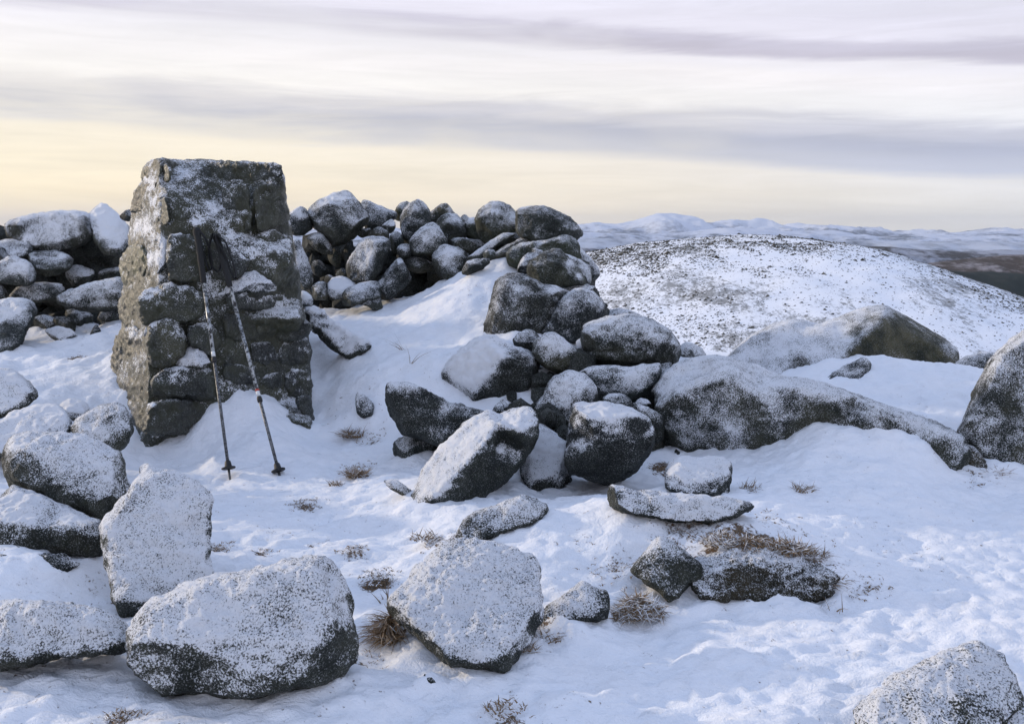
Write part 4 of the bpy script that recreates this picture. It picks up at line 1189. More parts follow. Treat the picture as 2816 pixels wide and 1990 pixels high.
S_FORE = [
 ("small square stone with a thick snow lid on the flat slab", 'Z', "1490,1062 1502,1034 1530,1024 1600,1024 1638,1033 1640,1065 1636,1110 1600,1117 1530,1114 1492,1098", None, "1500,1060,1 1535,1074,1.05 1590,1080,1.05 1632,1064,0.9 1560,1104,0.9", "1560,1042,1.1,45", dict(cap=1.1, cov=1.4, snow=-0.2, T=1.0, tilt=1.0, rw=0.14, hb=0.4, vox=3.5, dY=0.02)),
 ("thin flat slab lying on the snow below the square stone", 'H', "1096,75 1130,52 1250,78 1400,103 1600,103 1700,118 1770,148 1745,185 1650,205 1580,225 1400,225 1280,205 1160,182 1108,155 1094,110", None, "1110,95,0.9 1300,118,1.0 1480,135,1.0 1700,148,0.8 1400,180,0.9", "1400,110,0.5,120", dict(snow=-0.1, cov=1.3, T=1.4, tilt=0.8, rw=0.14, vox=3.5, dY=-0.05)),
 ("broad flat boulder white with snow, a dark crease across it", 'H', "108,580 160,510 220,430 290,370 350,325 430,306 520,303 620,323 720,368 792,400 803,470 800,560 797,660 762,745 702,825 662,885 612,922 500,890 430,890 350,850 250,778 180,718 128,655", None,
  "330,420,0.9 500,495,0.95 640,565,0.95 760,640,0.9 420,470,1.12 600,600,1.12 720,690,1.08 200,640,0.95 350,780,0.95 600,840,0.95 560,400,0.95", "450,650,0.3,220 560,400,0.5,180 560,515,-0.55,45 640,560,-0.7,50 720,620,-0.85,55 480,480,-0.35,40 600,905,-1.4,60 420,880,-1.3,60 300,830,-1.0,60 130,620,-0.7,40 210,760,-0.8,50 700,850,-1.0,50 780,700,-1.0,40", dict(snow=0.55, T=0.55, tilt=1.25, hb=0.3, rw=0.10, vox=4, thick=0.012)),
 ("pointed half-buried stone with a bare pale patch in the bank", 'H', "1200,440 1260,360 1335,283 1400,318 1460,365 1530,415 1530,480 1470,500 1420,560 1370,590 1330,530 1270,500", None, "1340,350,1 1420,400,1.05 1330,460,1.05", "1300,330,0.3,50 1450,440,-0.5,60", dict(snow=-0.1, T=1.0, tilt=0.8)),
 ("low speckled stone against the right side of the broad flat boulder", 'H', "800,640 830,590 880,565 980,488 1040,518 1100,530 1110,600 1100,660 1000,690 860,700 815,680", None, "880,620,0.9 1000,570,1", "900,560,0.5,80", dict(snow=0.12, T=1.0, tilt=0.9)),
 ("snow-dusted angular boulder in the bottom right corner", 'Z', "1905,1588 1945,1560 1985,1530 2060,1490 2130,1450 2195,1438 2245,1468 2280,1530 2296,1575 2250,1650 2100,1700 1960,1690", None, "1950,1590,0.8 2080,1545,1.1 2140,1500,1.0 2200,1530,1.05 2130,1600,1.1", "2000,1570,0.5,90 2120,1480,0.5,60 2160,1580,-0.5,60", dict(snow=0.2, T=0.9, tilt=1.1, vox=4.5, dY=0.0, tint=WARM)),
 ("stone by the bottom right corner cut by the view edge", 'Z', "2200,1620 2240,1590 2300,1560 2380,1580 2380,1700 2220,1700", None, "", "", dict(snow=0.15, T=0.9, tilt=0.9)),
 ("tiny black stone below the broad flat boulder", 'H', "262,890 300,905 335,950 310,970 275,945", None, "", "", dict(snow=-0.3, T=0.8)),
]
S_LB = [
 ("snow-topped stone at the left edge above the big slab pile", 'G', "-60,40 0,28 60,25 130,80 165,120 170,155 130,190 60,215 0,245 -60,260", 4.3, "100,130,1 20,180,1 60,80,0.8", "50,80,0.7,90", dict(cap=1.0, snow=0.15, tilt=0.9)),
 ("low flat snow-covered stone behind the big left boulder", 'G', "-60,300 0,262 60,215 150,185 260,178 305,215 325,260 310,330 200,350 100,400 0,440 -60,440", 4.0, "290,270,1 150,260,0.9 40,340,0.9", "120,230,0.8,150", dict(cap=1.1, snow=0.4, tilt=1.1)),
 ("faint stone mound wholly under snow beside the pointed round stone", 'G', "262,185 300,162 345,153 400,180 420,230 350,270 290,250", 4.35, "", "", dict(cap=1.3, snow=0.9, tilt=1.0)),
 ("pointed round stone with frosted cheek left of the pillar foot", 'G', "298,290 370,235 450,188 520,173 572,193 592,240 600,310 575,365 535,395 480,385 420,360 350,330", 3.95, "400,290,0.9 500,230,0.95 520,320,1.1", "430,290,0.45,80", dict(snow=0.1, T=1.15)),
 ("big oval boulder with a snow cap and mottled dark flank", 'G', "15,440 22,380 60,330 130,308 280,306 370,318 450,348 540,398 560,440 575,500 605,545 585,600 545,655 490,712 440,705 360,680 280,655 200,610 120,585 60,570 18,500", 3.25,
  "60,400,0.9 150,400,1.0 270,430,1.05 400,480,1.05 520,470,0.95 300,560,1.1 450,620,1.05", "220,350,0.9,130 400,390,0.8,90 520,560,0.6,80 120,480,-0.35,90 350,560,-0.1,150", dict(cap=0.9, snow=0.0, T=1.05, tilt=0.75, rw=0.3, vox=4.5)),
 ("flat slab with a thick white top and dark front under the big oval boulder", 'G', "-60,620 0,600 60,543 120,568 220,598 300,648 400,693 458,713 465,790 462,865 400,870 330,860 230,872 120,882 40,870 -60,860", 3.0,
  "-40,715,0.95 90,715,1.0 180,745,1.05 300,737,1.05 455,748,0.95 200,820,0.95", "120,640,1.0,120 330,700,0.7,80 200,820,-0.7,200", dict(cap=1.2, snow=0.0, T=1.25, tilt=0.9, hb=0.35, rw=0.16, vox=4.5)),
 ("dark under-stone propping the white-topped slab", 'G', "90,860 300,850 345,885 425,888 310,940 230,955 105,955", None, "", "380,890,0.9,60", dict(snow=-0.2, T=1.2, tilt=0.7)),
 ("small dark stone at the left edge under the white-topped slab", 'G', "-60,850 40,860 85,870 65,905 0,920 -60,920", None, "", "", dict(snow=-0.2)),
 ("tall leaning slab wholly plastered white with a gritty left edge", 'G', "618,462 660,448 720,468 800,483 880,518 940,560 962,620 957,720 948,800 955,890 970,940 960,1010 900,1080 800,1130 700,1160 640,1185 600,1170 540,1130 500,1060 478,960 467,860 455,780 448,740 470,700 520,650 570,590 600,530", 2.60,
  "640,520,0.9 560,650,0.95 490,760,1.0 510,900,1.0 540,1040,1.0 640,1120,0.9 900,620,0.95 900,900,0.95 760,760,0.98", "720,750,0.5,300 465,800,-0.8,28 475,900,-0.8,28 495,1010,-0.8,30 540,1110,-0.9,45 600,1165,-0.8,40 930,570,-0.6,35 955,700,-0.6,30 950,850,-0.6,30", dict(snow=0.5, T=0.42, tilt=0.85, hb=0.35, rw=0.10, vox=4.5, pivot='b')),  # right-edge spots bare the snow to paint that edge's shade
 ("foremost boulder, a big loaf-shaped block speckled with snow", 'G', "566,1290 570,1230 590,1170 620,1120 650,1080 720,1050 850,990 1000,945 1200,905 1330,880 1440,873 1492,885 1522,930 1562,1010 1587,1090 1592,1180 1612,1260 1607,1335 1572,1405 1470,1438 1320,1468 1180,1500 1050,1510 930,1500 830,1495 740,1510 690,1480 620,1420 578,1365", None,
  "700,1100,0.85 900,1030,0.85 1200,950,0.85 1440,915,0.85 1530,1080,0.92 1540,1280,0.95 700,1270,1.0 950,1240,1.05 1300,1240,1.08 1500,1200,1.0 900,1400,0.9 1300,1400,0.85 760,1420,0.8", "1000,1100,0.45,260 1350,1050,0.35,200 700,1150,0.25,120 1570,1240,-0.8,60 1200,1370,-0.28,200 900,1420,-0.35,170 1480,1380,-0.4,110 1480,1240,0.3,60 650,1380,0.1,80", dict(snow=0.48, T=0.95, tilt=0.6, rw=0.22, vox=4, dY=-0.01, thick=0.006)),
 ("long low block frosted all along its front, overhanging at the left edge", 'G', "-120,1130 0,1085 60,1072 200,1078 340,1088 430,1100 505,1140 555,1170 600,1210 600,1260 560,1300 450,1322 300,1325 180,1345 80,1368 -120,1380", 2.34,
  "0,1110,0.9 200,1105,1.0 400,1130,1.0 520,1200,0.9 100,1290,0.9 350,1270,0.95", "200,1180,0.4,260 200,1330,-0.9,60 400,1310,-0.9,60 40,1350,-0.9,60 540,1260,-0.6,60", dict(cap=0.8, snow=0.42, T=1.2, tilt=0.6, vox=4.5)),
 ("dark stone shape added as the shadow beneath the long low block", 'G', "-120,1340 100,1340 300,1320 480,1300 560,1290 520,1340 400,1370 180,1412 0,1400 -120,1400", 2.40, "", "", dict(snow=-0.7, T=0.9, tilt=0.2, face=0)),  # added dark body in place of the overhang's shadow
]


def build_stones():
    for lst, name, cat, grp in ((S_LEFT, 'wall_stone', 'stone', WG), (S_CEN, 'wall_stone', 'stone', CG), (S_RIGHT, 'wall_stone', 'stone', RG),
                                (S_PILE, 'tumbled_stone', 'stone', PG), (S_BED, 'bedrock_boulder', 'boulder', BG), (S_FORE, 'boulder', 'boulder', FG),
                                (S_LB, 'boulder', 'boulder', LG)):
        for lab, crop, outl, Y, inn, sp, kw in lst:
            kw = dict(kw)
            if inn:
                kw.setdefault('ch', 0.08)
                kw.setdefault('chips', 6)
                kw.setdefault('chip', (0.84, 0.96))
            if lst is S_BED:
                kw['chips'] = 3
                kw['chip'] = (0.92, 0.98)
            if lst is S_PILE:
                kw.setdefault('grow', 1.05)
                kw.setdefault('cov', 0.9)
                kw.setdefault('tilt', 0.25)
            if lst in (S_LEFT, S_CEN, S_RIGHT):
                kw.setdefault('grow', 1.11)
                kw.setdefault('cov', 0.8)
                kw.setdefault('tilt', 0.12)
                kw['snow'] = kw.get('snow', 0.1) * 1.0 - 0.02
                kw.setdefault('vox', 4.0)
                kw['rw'] = kw.get('rw', 0.16) * 1.1
            stone(name, lab, cat, crop, outl, Y, inn, sp, grp, **kw)


build_stones()


# stones added in the walls and pile to blacken the shaded gaps
def gap_shade_rubble():
    rg = np.random.default_rng(5)
    spots = []
    # polylines (u, v, Y, height px, depth)
    def row(pts, dens, rmin, rmax):
        for (a, b) in zip(pts[:-1], pts[1:]):
            for k in range(dens):
                t = rg.uniform()
                u = a[0] + (b[0] - a[0]) * t
                v0 = a[1] + (b[1] - a[1]) * t
                v1 = a[2] + (b[2] - a[2]) * t
                Yc = a[3] + (b[3] - a[3]) * t
                spots.append((u + rg.uniform(-12, 12), v0 + (v1 - v0) * rg.uniform() ** 0.8, Yc + rg.uniform(-0.05, 0.25), rg.uniform(rmin, rmax)))
    row([(-120, 640, 900, 6.75), (130, 650, 920, 6.7), (330, 640, 900, 6.7)], 44, 0.10, 0.17)
    row([(820, 650, 790, 7.25), (900, 650, 790, 7.3), (960, 660, 780, 7.3)], 9, 0.08, 0.12)
    row([(860, 700, 790, 7.15), (930, 690, 770, 7.2), (1000, 680, 740, 7.2)], 9, 0.05, 0.08)
    row([(880, 745, 850, 7.0), (960, 735, 850, 7.05), (1000, 720, 830, 7.1)], 14, 0.05, 0.09)
    row([(60, 850, 905, 6.35), (330, 845, 895, 6.3)], 18, 0.07, 0.11)
    row([(1000, 700, 810, 7.15), (1130, 660, 830, 7.1), (1230, 680, 800, 7.0), (1330, 690, 760, 6.9), (1420, 650, 700, 6.8)], 22, 0.08, 0.14)
    row([(1450, 690, 720, 6.7), (1570, 700, 800, 6.3), (1600, 800, 950, 5.9), (1700, 950, 1030, 5.5)], 14, 0.09, 0.15)
    row([(1400, 980, 1150, 5.2), (1530, 1000, 1200, 4.9), (1720, 1010, 1230, 4.9), (1800, 1100, 1280, 4.75)], 22, 0.09, 0.15)
    row([(1420, 1180, 1290, 4.35), (1560, 1250, 1330, 4.3)], 6, 0.07, 0.11)
    row([(855, 760, 860, 6.9), (980, 790, 850, 6.9)], 8, 0.06, 0.09)
    row([(1462, 1030, 1130, 4.85), (1510, 1040, 1140, 4.75)], 10, 0.05, 0.08)
    row([(1500, 1140, 1210, 4.25), (1575, 1160, 1230, 4.15)], 14, 0.04, 0.06)
    row([(1400, 1120, 1180, 4.4), (1500, 1100, 1180, 4.4)], 10, 0.04, 0.06)
    row([(1796, 1160, 1290, 4.45), (1860, 1180, 1310, 4.35)], 12, 0.04, 0.07)
    row([(1330, 1330, 1370, 4.05), (1430, 1280, 1350, 4.1)], 8, 0.03, 0.05)  # rubble put where only shadow lies beneath the slab
    row([(1500, 1330, 1385, 3.98), (1560, 1300, 1370, 4.05)], 8, 0.03, 0.05)
    row([(1380, 1080, 1150, 4.75), (1440, 1090, 1150, 4.7)], 8, 0.03, 0.05)
    t = (1 + 5 ** 0.5) / 2
    ico = np.array([[-1, t, 0], [1, t, 0], [-1, -t, 0], [1, -t, 0], [0, -1, t], [0, 1, t], [0, -1, -t], [0, 1, -t], [t, 0, -1], [t, 0, 1], [-t, 0, -1], [-t, 0, 1]], float)
    ico /= np.linalg.norm(ico[0])
    f = np.array([[0, 11, 5], [0, 5, 1], [0, 1, 7], [0, 7, 10], [0, 10, 11], [1, 5, 9], [5, 11, 4], [11, 10, 2], [10, 7, 6], [7, 1, 8], [3, 9, 4], [3, 4, 2], [3, 2, 6], [3, 6, 8], [3, 8, 9],
                  [4, 9, 5], [2, 4, 11], [6, 2, 10], [8, 6, 7], [9, 8, 1]])
    V, F = [], []
    for i, (u, v, Yc, r) in enumerate(spots):
        c = P(u, v, Yc)
        q = ico * r * rg.uniform(0.7, 1.15, 3) + rg.normal(0, r * 0.08, ico.shape)
        V.append(q + c)
        F.append(f + 12 * i)
    V, F = np.vstack(V), np.vstack(F)
    me = mesh_np('gap_shade_rubble', V, F, [M_ROCK], False, {'snow': np.full(len(V), -0.6)})
    o = link(bpy.data.objects.new('gap_shade_rubble', me))
    o.color = (0.8, 0.8, 0.8, 1)
    tag(o, 'dark small rubble added inside the shelter wall and pile to blacken the gaps', 'rubble', kind='stuff')


gap_shade_rubble()

# ------------------------------------------------------------------ survey pillar
def build_pillar():
    root = bpy.data.objects.new('survey_pillar', None)
    root.location = Vector(P(590, 1190, 4.95))
    root.location.z = 0.0
    root.empty_display_size = 0.2
    link(root)
    tag(root, 'square tapering stone pillar, rimed and icy, taller than the wall around it', 'pillar')
    outl = "222,104 236,94 380,84 600,86 880,92 925,108 945,145 958,220 977,350 992,480 1003,590 1030,680 1045,800 1058,900 1070,1000 1072,1130 1078,1300 1090,1400 1100,1560 900,1560 700,1560 450,1600 330,1600 230,1560 160,1480 70,1400 62,1310 60,1160 80,1010 110,930 105,800 118,700 130,600 140,450 158,320 185,230 212,170"
    inner = "368,92,1.0 345,300,1.08 335,520,1.12 330,720,1.16 300,900,1.2 270,1200,1.3 250,1500,1.38 930,200,0.75 975,600,0.8 1030,900,0.85 1060,1400,0.95 640,500,0.98 640,900,1.02 640,1300,1.08 240,110,0.35 180,400,0.4 150,700,0.45 100,1200,0.6 110,1400,0.62"
    sp = ("230,250,0.65,80 200,420,0.6,70 280,560,0.65,80 250,160,0.45,60 180,620,0.3,50 150,1150,0.4,70 300,330,0.7,60 290,470,0.8,50 270,600,0.8,45 300,700,0.8,50 235,400,0.5,50 400,150,0.1,40 450,210,0.1,40 485,370,0.6,30 490,400,0.8,30 "  # left-face rime, partly added to brighten the sunlit side
          "570,320,0.45,45 600,430,0.5,30 660,470,0.6,35 720,530,0.6,40 780,560,0.5,40 850,620,0.4,60 960,480,0.9,25 985,400,0.7,20 950,180,0.7,25 1010,640,0.6,25 970,270,0.7,20 "
          "930,810,0.4,40 400,820,0.4,90 600,960,0.15,90 840,420,0.25,50 620,110,-0.35,200 700,1300,0.5,90 350,980,0.5,50 1000,640,0.3,50 560,700,0.3,60")
    body = stone('masonry_body', None, None, 'B', outl, 5.30, inner, sp, parent=root, mat=M_ICE, T=0.98, tilt=0.05, hb=0.32, rw=0.055, vox=4.0,
                 rough=1.15, fine=1.6, snow=-0.12, cov=0.95, hside=0.0, back=0.95, soft=1, thick=0.008, tint=(1.05, 1.05, 0.62), chips=0, cap=0.95)
    hf = HF([[p[0], p[1]] for p in px('B', outl)], px('B', inner), 0.32)
    o2 = np.array([p[:2] for p in px('B', outl)])
    # the body's front surface depth at a pixel
    def surf(u, v):
        q = np.array([[u, v]])
        sm = o2
        # dmax of the body in px
        return 5.30 - float(hf(q)[0]) * surf.T
    G = np.stack(np.meshgrid(np.arange(o2[:, 0].min(), o2[:, 0].max(), 8), np.arange(o2[:, 1].min(), o2[:, 1].max(), 8)), -1).reshape(-1, 2)
    G = G[in_poly(G, o2)]
    surf.T = 0.98 * 1.15 * seg_dist(G, o2).max() * 5.30 / FPX
    WS = (1.05, 1.0, 0.65)
    stones = [
        ("cap_block", "222,102 330,95 362,112 350,190 270,182 210,180 207,150", 0.5, 0.05, WS, ""),
        ("cap_slab", "362,94 600,87 880,93 928,112 945,192 700,192 600,186 480,200 362,202", 0.25, -0.02, (1.2, 1.2, 1.1), "420,150,0.6,40 900,120,0.4,60"),
        ("pillar_stone", "172,240 210,192 300,200 275,300 205,345 150,340", 0.5, 0.3, WS, "260,260,0.5,50"),
        ("pillar_stone", "270,300 345,262 350,400 290,430 258,360", 0.4, 0.0, (1.8, 1.6, 1.0), ""),
        ("pillar_stone", "132,540 180,508 235,540 252,600 247,660 222,705 165,745 115,712 95,650 102,590", 0.7, -0.15, (3.6, 3.0, 1.2), "150,660,0.5,30"),
        ("pillar_stone", "90,800 130,748 185,758 200,850 185,930 125,942 85,880", 0.7, -0.1, (0.9, 0.9, 0.7), "125,810,0.3,30"),
        ("pillar_stone", "188,800 230,750 330,720 440,738 520,778 540,850 495,905 400,920 300,905 230,935 193,860", 0.5, 0.15, WS, "270,780,0.8,60 420,790,0.55,80 300,890,-0.3,60"),
        ("pillar_stone", "238,930 330,898 400,920 442,1010 422,1085 330,1155 250,1125 228,1020", 0.55, 0.0, WS, "270,920,0.7,35 385,980,0.5,35"),
        ("pillar_stone", "72,1000 130,948 222,958 238,1030 205,1120 200,1240 130,1310 58,1318 50,1150", 0.55, 0.05, (0.9, 0.95, 0.75), "170,970,1.0,50 120,1150,0.7,45 130,1250,0.8,45"),
        ("pillar_stone", "268,1200 330,1160 450,1150 565,1168 605,1250 565,1325 400,1315 290,1318 263,1260", 0.6, 0.0, (0.8, 0.9, 0.7), "420,1165,0.5,110 400,1260,0.2,70"),
        ("pillar_stone", "232,1330 400,1318 560,1332 625,1342 570,1405 480,1450 440,1490 300,1500 233,1475", 0.5, 0.0, (1.0, 1.0, 0.75), "250,1340,0.5,30 540,1340,0.6,40"),
        ("pillar_stone", "250,1515 330,1482 420,1492 405,1540 300,1570 262,1550", 0.7, -0.1, (0.9, 0.9, 0.7), "340,1485,0.5,60"),
        ("pillar_stone", "655,770 760,738 900,758 945,792 905,865 790,858 668,845", 0.8, -0.05, (0.9, 0.95, 0.8), "780,745,1.2,80 880,770,0.8,40 700,830,-0.3,60"),
        ("pillar_stone", "890,930 1060,898 1088,940 1066,988 980,1012 900,1005", 0.7, 0.0, (0.7, 0.75, 0.6), ""),
        ("pillar_stone", "925,1030 1060,1000 1092,1060 1073,1132 960,1145 900,1115", 0.7, 0.0, (0.65, 0.7, 0.6), "930,1010,0.9,22"),
        ("pillar_stone", "770,1025 905,1018 925,1115 850,1155 775,1135", 0.5, -0.05, (0.6, 0.65, 0.55), ""),
        ("pillar_stone", "815,1210 920,1165 962,1200 925,1268 840,1268", 0.9, 0.0, (0.7, 0.75, 0.6), "870,1180,0.3,30"),
        ("pillar_stone", "955,1160 1070,1148 1092,1240 1082,1312 1000,1325 945,1260", 0.7, 0.0, (0.65, 0.7, 0.6), ""),
        ("pillar_stone", "995,1310 1082,1295 1102,1395 1114,1440 1100,1460 1035,1395", 0.7, 0.0, (0.7, 0.7, 0.6), ""),
        ("pillar_stone", "640,880 895,872 895,1000 760,1018 640,1000", 0.35, -0.08, (0.7, 0.75, 0.6), ""),
        ("pillar_stone", "620,1130 775,1145 815,1235 700,1240 630,1205", 0.45, -0.05, (0.6, 0.65, 0.55), ""),
        ("pillar_stone", "350,462 500,470 525,620 500,705 352,702 332,560", 0.3, -0.02, (1.3, 1.25, 0.95), "360,480,0.3,50"),
        ("pillar_stone", "795,462 880,438 980,480 1000,560 900,578 820,535", 0.35, -0.03, (1.1, 1.15, 0.8), "850,450,0.6,35"),
        ("pillar_stone", "440,930 560,920 625,1000 565,1110 455,1040", 0.4, 0.0, (1.1, 1.05, 0.85), "560,940,0.3,60"),
        ("pillar_stone", "560,480 690,530 770,600 720,680 600,700 540,600", 0.3, -0.02, (1.1, 1.05, 0.85), "700,560,0.7,50"),
        ("pillar_stone", "620,200 760,205 780,440 640,420", 0.18, 0.0, (1.15, 1.1, 0.9), "640,250,0.4,60"),
        ("pillar_stone", "785,210 935,205 965,400 880,430 790,440", 0.18, 0.0, (1.25, 1.2, 0.9), "950,300,0.6,40"),
    ]
    for nm, ol, T, dz, tint, sps in stones:
        pts = px('B', ol)
        cu, cv = np.mean([p[0] for p in pts]), np.mean([p[1] for p in pts])
        Yc = surf(cu, cv)
        # follow the slant of the face it sits on
        eps = 14
        yw = (surf(cu + eps, cv) - surf(cu - eps, cv)) / (2 * eps) / (Yc / FPX)
        yw = max(-2.2, min(1.2, yw))
        stone(nm, None, None, 'B', ol, Yc + 0.012, '', sps, parent=root, mat=M_ICE, T=T, tilt=0.0, yaw=yw, hb=0.7, rw=0.3, vox=3.6, rough=1.1, fine=2.2, grow=1.05, chips=3, chip=(0.8, 0.95),
              snow=-0.20 + dz * 0.3, cov=0.9, hside=0.1, back=1.2, soft=2, tint=tint, thick=0.008)
    # drifted snow lodged on the ledges
    for ol, d in (("330,1165 400,1110 465,1035 540,1080 575,1120 570,1170 450,1160", 0.02), ("590,775 650,700 760,640 880,700 940,745 940,800 850,770 760,760 660,790", 0.015),
                  ("225,945 270,885 300,905 260,960 215,1010", 0.02), ("150,960 215,945 235,1010 190,1010", 0.02), ("310,470 345,420 345,690 325,720 290,640", 0.0)):
        pts = px('B', ol)
        cu, cv = np.mean([p[0] for p in pts]), np.mean([p[1] for p in pts])
        stone('ledge_snow', None, None, 'B', ol, surf(cu, cv) + 0.01 - d, '', '', parent=root, T=0.8, tilt=0.5, hb=0.6, rw=0.6, vox=3.4, rough=1.4, snow=0.85, back=1.0, soft=2)
    return surf


SURF = build_pillar()


# ------------------------------------------------------------------ trekking poles
def ring_tube(pts, rads, seg=14, cap=True):
    pts = np.asarray(pts, float)
    V, F = [], []
    for i, (p, r) in enumerate(zip(pts, rads)):
        d = pts[min(i + 1, len(pts) - 1)] - pts[max(i - 1, 0)]
        d /= np.linalg.norm(d) + 1e-12
        a = np.cross(d, [0, 1, 0.3])
        a /= np.linalg.norm(a)
        b = np.cross(d, a)
        for k in range(seg):
            t = 2 * math.pi * k / seg
            V.append(p + r * (math.cos(t) * a + math.sin(t) * b))
    for i in range(len(pts) - 1):
        for k in range(seg):
            k2 = (k + 1) % seg
            F.append([i * seg + k, i * seg + k2, (i + 1) * seg + k2, (i + 1) * seg + k])
    if cap:
        for e, flip in ((0, 0), (len(pts) - 1, 1)):
            V.append(pts[e])
            c = len(V) - 1
            for k in range(seg):
                k2 = (k + 1) % seg
                F.append([c, e * seg + k2, e * seg + k, e * seg + k] if not flip else [c, e * seg + k, e * seg + k2, e * seg + k2])
    return np.array(V), F


def add_mesh(name, V, F, mat, parent, smooth=True, org=None, attrs=None):
    me = bpy.data.meshes.new(name)
    V = np.asarray(V, float)
    off = np.array(parent.location) if parent is not None else (org if org is not None else np.zeros(3))
    faces = []
    for f in F:
        g = []
        for k in f:
            if k not in g:
                g.append(int(k))
        faces.append(g)
    me.from_pydata([tuple(p) for p in (V - off)], [], faces)
    me.polygons.foreach_set('use_smooth', [smooth] * len(me.polygons))
    me.materials.append(mat)
    if attrs:
        for an, av in attrs.items():
            at = me.attributes.new(an, 'FLOAT', 'POINT')
            at.data.foreach_set('value', np.asarray(av, np.float32))
    o = bpy.data.objects.new(name, me)
    if parent is None:
        o.location = Vector(off)
    return link(o, parent)


M_SHAFT = plain('iced_alloy', (0.42, 0.44, 0.45), 0.4, 0.25, 75, 0.5, (0.02, 0.02, 0.02))
M_SHAFT2 = plain('grey_alloy', (0.03, 0.03, 0.032), 0.5, 0.3, 150, 0.5, (0.20, 0.21, 0.22))
M_BLACK = plain('black_plastic', (0.012, 0.012, 0.013), 0.6)
M_WEB = plain('black_webbing', (0.010, 0.010, 0.011), 0.85)
M_FOAM = plain('black_foam', (0.014, 0.014, 0.014), 0.9)
M_RED = plain('red_band', (0.45, 0.05, 0.03), 0.5)
M_WHITEBAND = plain('white_band', (0.7, 0.72, 0.72), 0.5)
M_STEEL = plain('steel_tip', (0.10, 0.10, 0.10), 0.4, 0.8)


def build_pole(label, top, tip, Yt, Yb, lock, mark_red):
    A, B = P(top[0], top[1], Yt), P(tip[0], tip[1], Yb)
    root = bpy.data.objects.new('trekking_pole', None)
    root.location = Vector(B)
    link(root)
    tag(root, label, 'trekking pole', 'trekking poles leaning on the pillar')
    ax = (A - B)
    Ln = np.linalg.norm(ax)
    ax = ax / Ln

    def at(s):
        return B + ax * s
    sl = lock * Ln
    V, F = ring_tube([at(0.08), at(sl)], [0.0068, 0.0070])
    add_mesh('lower_shaft', V, F, M_SHAFT2, root)
    V, F = ring_tube([at(sl), at(sl * 0.5 + Ln * 0.5)], [0.0082, 0.0083])
    add_mesh('upper_shaft', V, F, M_SHAFT, root)
    V, F = ring_tube([at(sl * 0.5 + Ln * 0.5 - 0.002), at(Ln - 0.10)], [0.0089, 0.0089])
    add_mesh('top_shaft', V, F, M_SHAFT, root)
    V, F = ring_tube([at(sl - 0.022), at(sl - 0.018), at(sl - 0.004), at(sl + 0.004)], [0.0095, 0.0115, 0.0115, 0.0095])
    add_mesh('twist_lock', V, F, M_BLACK, root)
    V, F = ring_tube([at(sl + 0.006), at(sl + 0.030)], [0.0086, 0.0086])
    add_mesh('white_band', V, F, M_WHITEBAND, root)
    if mark_red:
        V, F = ring_tube([at(sl + 0.031), at(sl + 0.040)], [0.0087, 0.0087])
        add_mesh('red_band', V, F, M_RED, root)
    # grip: long foam sleeve, shaped handle, domed head
    g0 = Ln - 0.27
    prof = [(0, 0.0105), (0.01, 0.0130), (0.10, 0.0135), (0.125, 0.0150), (0.14, 0.0130), (0.16, 0.0150), (0.185, 0.0135), (0.21, 0.0155), (0.235, 0.0150), (0.25, 0.0185), (0.265, 0.0190), (0.276, 0.014), (0.28, 0.004)]
    V, F = ring_tube([at(g0 + a) for a, r in prof], [r for a, r in prof], 18)
    add_mesh('grip', V, F, M_FOAM, root)
    # basket with a ferrule above and a carbide tip below
    s = 0.052
    V, F = ring_tube([at(s - 0.004), at(s), at(s + 0.004), at(s + 0.006), at(s + 0.03), at(s + 0.035)], [0.012, 0.030, 0.030, 0.016, 0.0125, 0.009], 24)
    add_mesh('basket', V, F, M_BLACK, root)
    V, F = ring_tube([at(-0.012), at(0.0), at(0.085)], [0.0025, 0.0045, 0.0062])
    add_mesh('tip', V, F, M_STEEL, root)
    return root, A, ax, Ln


def strap(root, pts, w):
    """webbing: a closed band following the points"""
    pts = np.array(pts)
    n = len(pts)
    V, F = [], []
    for i in range(n):
        d = pts[(i + 1) % n] - pts[i - 1]
        d /= np.linalg.norm(d)
        nrm = np.cross(d, [0, 1, 0])
        side = np.cross(nrm, d)
        side = side / (np.linalg.norm(side) + 1e-9)
        th = np.cross(side, d) * 0.0012
        for a in (-1, 1):
            for b in (-1, 1):
                V.append(pts[i] + side * w * 0.5 * a + th * b)
    for i in range(n):
        j = (i + 1) % n
        for a, b in ((0, 1), (1, 3), (3, 2), (2, 0)):
            F.append([4 * i + a, 4 * i + b, 4 * j + b, 4 * j + a])
    add_mesh('strap', V, F, M_WEB, root)


def catmull(c, n=8, closed=True):
    c = np.array(c, float)
    out = []
    m = len(c)
    for i in range(m):
        p0, p1, p2, p3 = c[i - 1], c[i], c[(i + 1) % m], c[(i + 2) % m]
        for k in range(n):
            t = k / n
            out.append(0.5 * ((2 * p1) + (-p0 + p2) * t + (2 * p0 - 5 * p1 + 4 * p2 - p3) * t * t + (-p0 + 3 * p1 - 3 * p2 + p3) * t ** 3))
    return np.array(out)


def BP(x, y, Y):
    x0, y0, k = CROP['B']
    return P(x0 + x / k, y0 + y / k, Y)


